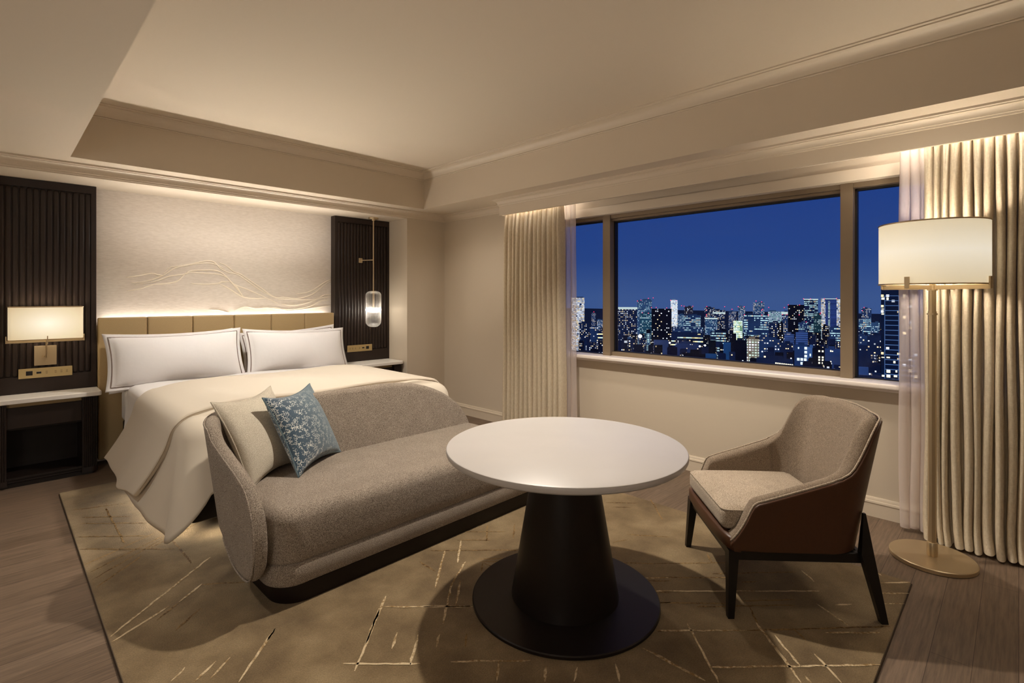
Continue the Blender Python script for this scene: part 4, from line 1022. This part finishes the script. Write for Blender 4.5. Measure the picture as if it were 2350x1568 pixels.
T = [
 # left light of the window
 (1312, 1341, 684, 900, 'bright', N2, 'slim bright tower right beside the left sheer curtain', dict(reds=())),
 (1357, 1367, 719, 1700, 'flats', N2, 'far slim tower with one red light, left window light', dict(reds=((1363, 716),))),
 (1370, 1384, 734, 1500, 'flats', N4, 'hazy far block hugging the left mullion', {}),
 (1330, 1352, 742, 760, 'flats', N1, 'broad block of flats low behind the left sheer curtain', {}),
 (1354, 1372, 752, 640, 'sparse', N2, 'dim slab between the flats and left mullion', {}),
 (1372, 1386, 765, 560, 'bands', N1, 'low block with a yellow lit stair strip at left mullion', {}),
 # middle light
 (1408, 1462, 708, 720, 'flats', N1, 'wide block of flats with glowing roof line right of the left mullion', dict(crown=(-1.5, 1.2), roof=False)),
 (1462, 1496, 689, 950, 'teal', N4, 'tall teal office tower with red lights above its crane line', dict(reds=((1471, 689), (1488, 685), (1499, 684), (1463, 691)))),
 (1468, 1496, 719, 820, 'teal', (26, 60, 84), 'teal glass block with red rim in front of the tall teal tower', dict(reds=((1474, 718), (1488, 719)))),
 (1484, 1492, 766, 560, 'gridlit', N4, 'tiny white lit slab left of the black tower foot', dict(roof=False)),
 (1495, 1541, 709, 640, 'sparse', N3, 'near black tower of flats dotted with lit rooms', dict(reds=((1495, 706), (1506, 706), (1530, 707), (1541, 706)), roof=False)),
 (1539, 1555, 689, 1050, 'bright', (120, 140, 168), 'brilliant white lit tower just right of the black tower', dict(reds=((1539, 689), (1552, 690)))),
 (1556, 1570, 722, 1200, 'teal', N4, 'pale hazy block between the white tower and a dark tower', {}),
 (1571, 1590, 704, 1150, 'sparse', (30, 30, 48), 'squat dark tower with a red light at each corner', dict(reds=((1570, 703), (1590, 703), (1564, 702)))),
 (1569, 1608, 724, 820, 'office', N2, 'bright office slab below the squat dark tower', {}),
 (1543, 1614, 752, 640, 'teal', N2, 'low wide roof above the banded office', dict(roof=False)),
 (1540, 1613, 764, 560, 'bands', N1, 'low wide office banded with long yellow lines of light', dict(roof=False)),
 (1617, 1640, 706, 1150, 'flats', N1, 'twin tower of flats, left one, red lights down its corner', dict(reds=((1622, 704), (1621, 712), (1621, 722), (1621, 726), (1637, 726)))),
 (1636, 1664, 712, 1000, 'flats', N1, 'twin tower of flats, right one, with a pink glowing band', dict(crown=(4, 7), reds=((1663, 704),))),
 (1618, 1646, 730, 900, 'teal', N4, 'pale teal office in front of the twin towers', dict(crown=(0, 2))),
 (1630, 1666, 762, 600, 'office', N1, 'low office with white rows under the twin towers', {}),
 (1672, 1690, 715, 1300, 'flats', N2, 'small spired tower left of the green lit block', dict(reds=((1680, 710),))),
 (1694, 1710, 704, 1250, 'flats', N4, 'slim tower with two red roof lights above the green lit block', dict(reds=((1694, 704), (1708, 704)))),
 (1683, 1704, 737, 760, 'bright', (120, 160, 130), 'glowing pale green block of offices', dict(roof=False)),
 (1707, 1764, 724, 680, 'office', N2, 'broad office tower striped with white rows at skyline centre', dict(reds=((1708, 723), (1748, 723), (1763, 723)), roof=True)),
 (1728, 1754, 695, 1200, 'flats', N4, 'tall flats tower rising behind the striped office', dict(reds=((1735, 691), (1748, 693), (1750, 710), (1748, 712)))),
 (1763, 1795, 715, 980, 'gridlit', N4, 'wide white grid facade block at skyline centre right', dict(reds=((1764, 706), (1763, 723)))),
 (1764, 1786, 741, 660, 'flats', N1, 'dark flats under the white grid facade', {}),
 (1785, 1797, 742, 620, 'sparse', N3, 'narrow black slab under the white grid facade', {}),
 (1794, 1809, 716, 860, 'flats', N2, 'narrow tower with red lights left of the big black tower', dict(crown=(0, 4), reds=((1800, 706), (1796, 722), (1806, 722)))),
 (1808, 1846, 700, 780, 'sparse', N3, 'big black tower with two lines of lights at its foot', dict(reds=((1809, 700), (1835, 700), (1834, 723)), roof=False)),
 (1832, 1852, 741, 700, 'teal', N2, 'small teal block at the foot of the black tower', dict(reds=((1850, 739),))),
 (1845, 1877, 687, 850, 'office', N1, 'tall office tower with white roof line beside the black tower', dict(crown=(-.6, 1), reds=((1844, 686), (1860, 686)), roof=False)),
 (1867, 1885, 721, 800, 'teal', (22, 46, 60), 'dim teal tower in front of the tall office tower', dict(reds=((1884, 718), (1882, 721)))),
 (1884, 1894, 685, 900, 'bright', N2, 'bright glass edge tower left of the blue louvred slab', dict(reds=((1892, 686),), roof=False)),
 (1900, 1905, 691, 896, 'gridlit', N2, 'thin lit stair tower on the front of the blue louvred slab', dict(roof=False)),
 (1894, 1920, 686, 905, 'stripe', (26, 40, 92), 'blue louvred slab tower near the right mullion', dict(roof=False, crown=(-.5, .7))),
 (1920, 1934, 686, 900, 'bright', N2, 'bright glass tower cut by the right mullion', dict(reds=((1920, 685),), roof=False)),
 (1886, 1903, 748, 700, 'flats', N3, 'dark low block below the blue louvred slab', {}),
 (1904, 1935, 752, 640, 'office', N2, 'low white striped office below the right bright tower', {}),
 (1800, 1822, 768, 520, 'stripe', (40, 58, 104), 'pale blue drum shaped block beneath the black tower', {}),
 (1826, 1854, 764, 540, 'stripe', (36, 56, 104), 'pale blue low slab with a tall white sign', {}),
 (1714, 1742, 780, 430, 'gridlit', (110, 100, 90), 'near block with a warm glowing window grid', dict(dep=14)),
 (1742, 1790, 781, 440, 'flats', N2, 'near grey flats right of the warm glowing grid', dict(dep=14)),
 (1677, 1713, 783, 380, 'blank', N3, 'near unlit navy slab in front of the striped office', dict(roof=False)),
 (1790, 1820, 790, 430, 'low', N1, 'near dim flats right of the grey flats', dict(dep=14)),
 (1660, 1678, 788, 420, 'blank', (22, 56, 104), 'near bright blue walled house left of the navy slab', dict(roof=False)),
 (1619, 1644, 815, 330, 'blank', (20, 52, 98), 'nearest blue water tank roof at the lower sill centre', dict(roof=False)),
 (1500, 1534, 782, 470, 'blank', (36, 52, 94), 'near pale blue rooftop hall below the black tower', dict(roof=False)),
 (1550, 1604, 790, 450, 'low', (28, 42, 82), 'near wide blue grey block below the banded office', {}),
 (1440, 1448, 775, 600, 'blank', N4, 'thin pale slab standing among the flats at left', dict(roof=False)),
 # right light
 (1977, 2000, 708, 1050, 'flats', N2, 'dotted flats tower with red roof lights seen left of the floor lamp', dict(reds=((1983, 706), (1979, 713)))),
 (1970, 2000, 733, 850, 'office', N4, 'hazy office rows under the dotted flats tower', {}),
 (1999, 2019, 741, 800, 'teal', N4, 'dim teal block left of the balcony tower', {}),
 (1968, 1992, 772, 480, 'flats', N2, 'near flats with bright windows by the right mullion', dict(dep=14)),
 (1990, 2021, 771, 440, 'flats', N1, 'near flats with two strings of balcony lamps left of the balcony tower', dict(dep=14)),
 (1968, 1993, 846, 300, 'blank', (40, 62, 112), 'nearest pale blue roof at the foot of the right mullion', dict(roof=False)),
]
for u0, u1, vt, d, fac, amb, label, kw in T: tower(u0, u1, vt, d, fac, amb, label, **kw)
# near office block at the lower right of the middle light: windows big enough to stand alone
def near_block(u0, u1, vt, d, amb, label, wins, mat, dep=14):
    t = tower(u0, u1, vt, d, 'blank', amb, label, dep=dep, group='near buildings below the window'); d = t['_d']; ct = t['_c']
    for a, b, p, q in wins:
        x0, x1 = ((a - (u0 + u1) / 2) * d / F_PX * ct, (b - (u0 + u1) / 2) * d / F_PX * ct); z0, z1 = (at_px(a, q, d).z - GZ, at_px(a, p, d).z - GZ)
        obj('window', box(B(), x0, x1, -.25, 0, z0, z1), mat, t, label='lit window')
    return t
near_block(1823, 1852, 795, 360, (24, 46, 90), 'near blue office with a corner column of lit windows', [(1846, 1852, 796 + 9 * k, 802 + 9 * k) for k in range(3)] + [(1829 + 8 * a, 1835 + 8 * a, 822 + 9 * b, 828 + 9 * b) for a in range(3) for b in range(3) if not (a == 0 and b == 1)] + [(1831, 1834, 797, 801)], 'lit_cool')
near_block(1852, 1866, 800, 350, (52, 82, 136), 'near pale blue stair tower beside the blue office', [(1858, 1861, 812 + 17 * k, 818 + 17 * k) for k in range(2)], 'lit_cool')
near_block(1864, 1893, 803, 340, N3, 'near black flats with two columns of lit rooms', [(1878 + 8 * a, 1882 + 8 * a, v, v + 4) for a in range(2) for v in (804, 818, 824, 831)], 'lit_room')
near_block(1893, 1930, 804, 335, (30, 48, 92), 'near grid fronted flats cut by the right mullion', [(1905, 1908, v, v + 4) for v in (804, 829, 837, 845)] + [(1909, 1912, 805, 808)], 'lit_room')
near_block(1735, 1820, 828, 300, N1, 'nearest low hall with a strip of yellow light along its eaves', [(1779 + 4.6 * k, 1782.5 + 4.6 * k, 832 + .3 * k, 835.5 + .3 * k) for k in range(9)], 'lit_room')
for o in bpy.data.objects:
    for k in ('_d', '_c'):
        if k in o: del o[k]
# balcony tower right of the floor lamp
u0, u1, d = 2021, 2106, 250
c = at_px((u0 + u1) / 2, 600, d); w = (u1 - u0) * d / F_PX; TH = math.atan(((u0 + u1) / 2 - U0) / F_PX); CT = math.cos(TH); w *= CT
t = thing('apartment_tower', 'tall apartment tower with blue balcony lines behind the floor lamp and sheer curtain', 'building', (c.x, c.y, GZ), A - PI / 2 - TH); h = c.z - GZ
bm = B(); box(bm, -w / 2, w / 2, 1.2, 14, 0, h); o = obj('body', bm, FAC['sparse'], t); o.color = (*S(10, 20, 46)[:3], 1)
fl = 11.4 * d / F_PX; z1 = at_px(u0, 679, d).z - GZ; xl = (2031 - (u0 + u1) / 2) * d / F_PX * CT
for k in range(18):
    z = z1 - fl * k; obj('balcony', box(B(), xl, w / 2, 0, 1.2, z - .14, z + .14), 'slab_night', t)
for u in (2030, 2062.5, 2096): x = (u - (u0 + u1) / 2) * d / F_PX * CT; obj('column', box(B(), x - .13, x + .13, -.1, .3, 0, z1), 'slab_night', t)
for ua, ub, va, vb in ((2034, 2039, 683, 689), (2022, 2029, 683, 688), (2022, 2028, 709, 711), (2022, 2028, 720, 723), (2034, 2042, 821, 824), (2022, 2030, 822, 824), (2050, 2055, 830, 835), (2034, 2043, 851, 858), (2055, 2059, 851, 856), (2034, 2043, 862, 869), (2051, 2059, 862, 867), (2023, 2030, 864, 868)):
    x0, x1 = ((ua - (u0 + u1) / 2) * d / F_PX * CT, (ub - (u0 + u1) / 2) * d / F_PX * CT); obj('window', box(B(), x0, x1, .9, 1.18, at_px(u0, vb, d).z - GZ, at_px(u0, va, d).z - GZ), 'lit_room', t, label='lit room window')
# small houses and low blocks filling the streets below
rnd = random.Random(21); k = 0
for row, (d, v0, step) in enumerate(((950, 750, 15), (780, 760, 16), (640, 772, 18), (520, 785, 20), (430, 799, 22), (370, 816, 25), (310, 838, 30), (270, 858, 34))):
    u = 1326 + rnd.uniform(0, 10)
    while u < 2075:
        wpx = step * rnd.uniform(.5, 1.05); vt = v0 + rnd.uniform(-6, 10)
        lo = 806 + (u - 1330) * .092
        if vt < lo + 4 and not (1383 < u + wpx * .5 < 1416 or 1930 < u + wpx * .5 < 1966):
            a = rnd.choice([N1, N3, N3, (10, 15, 36), (14, 22, 50)])
            tower(u, u + wpx, vt, d * rnd.uniform(.95, 1.05), rnd.choice(['low', 'low', 'low', 'sparse', 'blank']), a, 'small dim low rise block among the rooftops below the night skyline', dep=10, rz=rnd.uniform(-.12, .12), roof=False, name='low_rise_block', group='low rise blocks below the skyline')
        u += wpx + rnd.uniform(2.5, step * .5)
for u, v, d, lab in ((1469, 772, 540, 'brilliant floodlight glowing low between the teal towers and flats'), (1537, 787, 430, 'bright street light near the pale blue rooftop hall'), (1618, 793, 430, 'bright street light right of the wide blue grey block'), (1606, 795, 420, 'white lamp left of the street light by the blue grey block')):
    q = at_px(u, v, d); bm = B(); bmesh.ops.create_icosphere(bm, subdivisions=2, radius=(1.9 if v == 772 else .75)); o = obj('street_light', bm, 'white_light', None, 180); o.location = q
    tag(o, lab, 'street light')
def m_ground():
    t = NT('city ground at night'); co = t.coord()
    v = t.n('ShaderNodeTexVoronoi'); t.l(co, v.inputs['Vector']); v.inputs['Scale'].default_value = .07
    dot = t.math('LESS_THAN', v.outputs['Distance'], .09)
    e = t.n('ShaderNodeEmission'); t.l(t.mix(dot, S(14, 22, 48), S(120, 112, 100)), e.inputs[0]); e.inputs[1].default_value = 1
    return t.done(e.outputs[0])
MAT['city_ground'] = m_ground()
bm = B(); quad(bm, [(60, -2500, GZ), (4000, -2500, GZ), (4000, 4000, GZ), (60, 4000, GZ)]); struct('ground', bm, 'city_ground')

# ------------------------------------------------------------------ sky
wd = bpy.data.worlds.new('night sky'); scn.world = wd; wd.use_nodes = True; nt = wd.node_tree; nt.nodes.clear()
o = nt.nodes.new('ShaderNodeOutputWorld'); bg = nt.nodes.new('ShaderNodeBackground'); tc = nt.nodes.new('ShaderNodeTexCoord'); sp = nt.nodes.new('ShaderNodeSeparateXYZ'); rp = nt.nodes.new('ShaderNodeValToRGB')
nt.links.new(tc.outputs['Generated'], sp.inputs[0]); nt.links.new(sp.outputs[2], rp.inputs[0]); nt.links.new(rp.outputs[0], bg.inputs[0]); nt.links.new(bg.outputs[0], o.inputs[0])
el = rp.color_ramp.elements
el[0].position = 0; el[0].color = S(62, 90, 146); el[1].position = .22; el[1].color = S(30, 62, 136)
e = el.new(.07); e.color = S(42, 72, 138)
bg.inputs[1].default_value = .9

# ------------------------------------------------------------------ lights
WC = (1, .90, .77); WW = (1, .935, .85)
light('key downlight', 'SPOT', (2.13, 2.15, 2.79), 245, WC, .035, spot=125, blend=.7, target=(2.05, 1.9, 0))
light('window downlight', 'SPOT', (3.2, 1.9, 2.40), 36, WC, .04, spot=120, blend=.8, target=(3.4, 1.85, 0))
light('bed fill spot', 'SPOT', (1.65, 4.25, 2.40), 100, WW, .08, spot=130, blend=.9, target=(1.65, 4.95, 0))  # unseen spot added to brighten bed and pillows; no fitting above
light('left fill spot', 'SPOT', (-.45, 3.0, 2.40), 85, WW, .10, spot=105, blend=1, target=(.15, 3.3, 0))  # unseen spot added to lift the left floor and the bed's side
light('corner wall fill', 'SPOT', (2.75, 4.2, 2.40), 34, WC, .15, spot=110, blend=1, target=(3.7, 4.3, .6))  # added spot without a fitting, brightens the wall beside the left curtain
light('bed side fill', 'AREA', (-1.6, -.2, 1.5), 20, (1, .91, .79), .9, size_y=1.2, target=(.3, 4.0, .6))  # unseen area light added behind the camera to fill the bed's side
light('room fill', 'AREA', (-.9, -1.0, 2.1), 7, (1, .91, .79), 2.0, size_y=1.4, target=(2.0, 3.5, 1.9))
light('right floor fill', 'SPOT', (2.7, -.5, 2.40), 20, WC, .10, spot=90, blend=1, target=(2.8, -.4, 0))  # added spot with no fitting, lifts the floor at lower right
light('ceiling fill', 'AREA', (1.3, 2.0, 1.95), 3.5, (1, .91, .79), 3.0, size_y=4.0, rot=(PI, 0, 0))  # upward area light in mid-air, added to lift the ceiling's tone
light('headboard strip room side', 'AREA', (1.647, 5.50, 1.25), 18, (1, .92, .82), 2.0, size_y=.03, target=(1.647, 5.50 - .8, 1.25 + .52))
light('floor lamp bulb', 'POINT', (LX, LY, 1.62), 40, (1, .88, .72), .05)
light('wall lamp bulb', 'POINT', (.29, FY - .10, 1.2), 16, (1, .88, .72), .03)
light('pendant bulb', 'POINT', (PC[0], PC[1], 1.255), 9, (1, .92, .80), .04)
light('headboard strip', 'AREA', (1.647, 5.552, 1.19), 3.0, (1, .95, .88), 2.0, size_y=.04, rot=(PI - .05, 0, 0))
light('recess fill', 'AREA', (1.69, 5.2, 1.95), 3.8, (1, .95, .89), 1.9, size_y=.25, rot=(PI - .7, 0, 0))  # unseen area light added in mid-air to brighten the recess wall and top
light('underbed strip', 'AREA', (.80, 3.95, .112), 3.2, (1, .90, .75), .03, size_y=1.0, rot=(0, .55, 0))
light('underbed foot', 'AREA', (1.3, 3.38, .112), 2, (1, .90, .75), .9, size_y=.03, rot=(-.6, 0, 0))
bpy.data.objects['headboard strip room side'].data.spread = math.radians(110)
for y0, y1, e in ((3.05, 3.8, 7), (-.6, .55, 11)): light('pelmet strip', 'AREA', (3.745, (y0 + y1) / 2, 2.405), e, (1, .92, .82), .05, size_y=(y1 - y0), rot=(0, 0, 0))

# pieces of a part hang from that part
SUB = {'shade_rim': 'lamp_shade', 'diffuser': 'lamp_shade', 'clip': 'bracket_arm', 'cushion_piping': 'seat_cushion', 'led_ring': 'glass_shade', 'ring': 'pole', 'collar': 'pole', 'knob': 'stem'}
base = lambda o: o.name.split('.')[0]
for root in [o for o in bpy.data.objects if o.parent is None and o.get('category') in ('wall lamp', 'floor lamp', 'pendant lamp', 'armchair', 'cushion', 'pillow')]:
    kids = list(root.children); n = 0
    for o in kids:
        want = SUB.get(base(o)) or ({'cushion': 'cover', 'pillow': 'pillow_case'}.get(root['category']) if base(o) == 'piping' else None)
        tgt = [q for q in kids if base(q) == want]
        if tgt: o.parent = tgt[n % len(tgt)]; n += (base(o) == 'clip')

scn.view_settings.view_transform = 'Standard'; scn.view_settings.look = 'None'
scn.view_settings.exposure = 0; scn.view_settings.gamma = 1
scn.cycles.use_denoising = True
scn.cycles.sample_clamp_indirect = 6
scn.cycles.max_bounces = 8; scn.cycles.transparent_max_bounces = 16
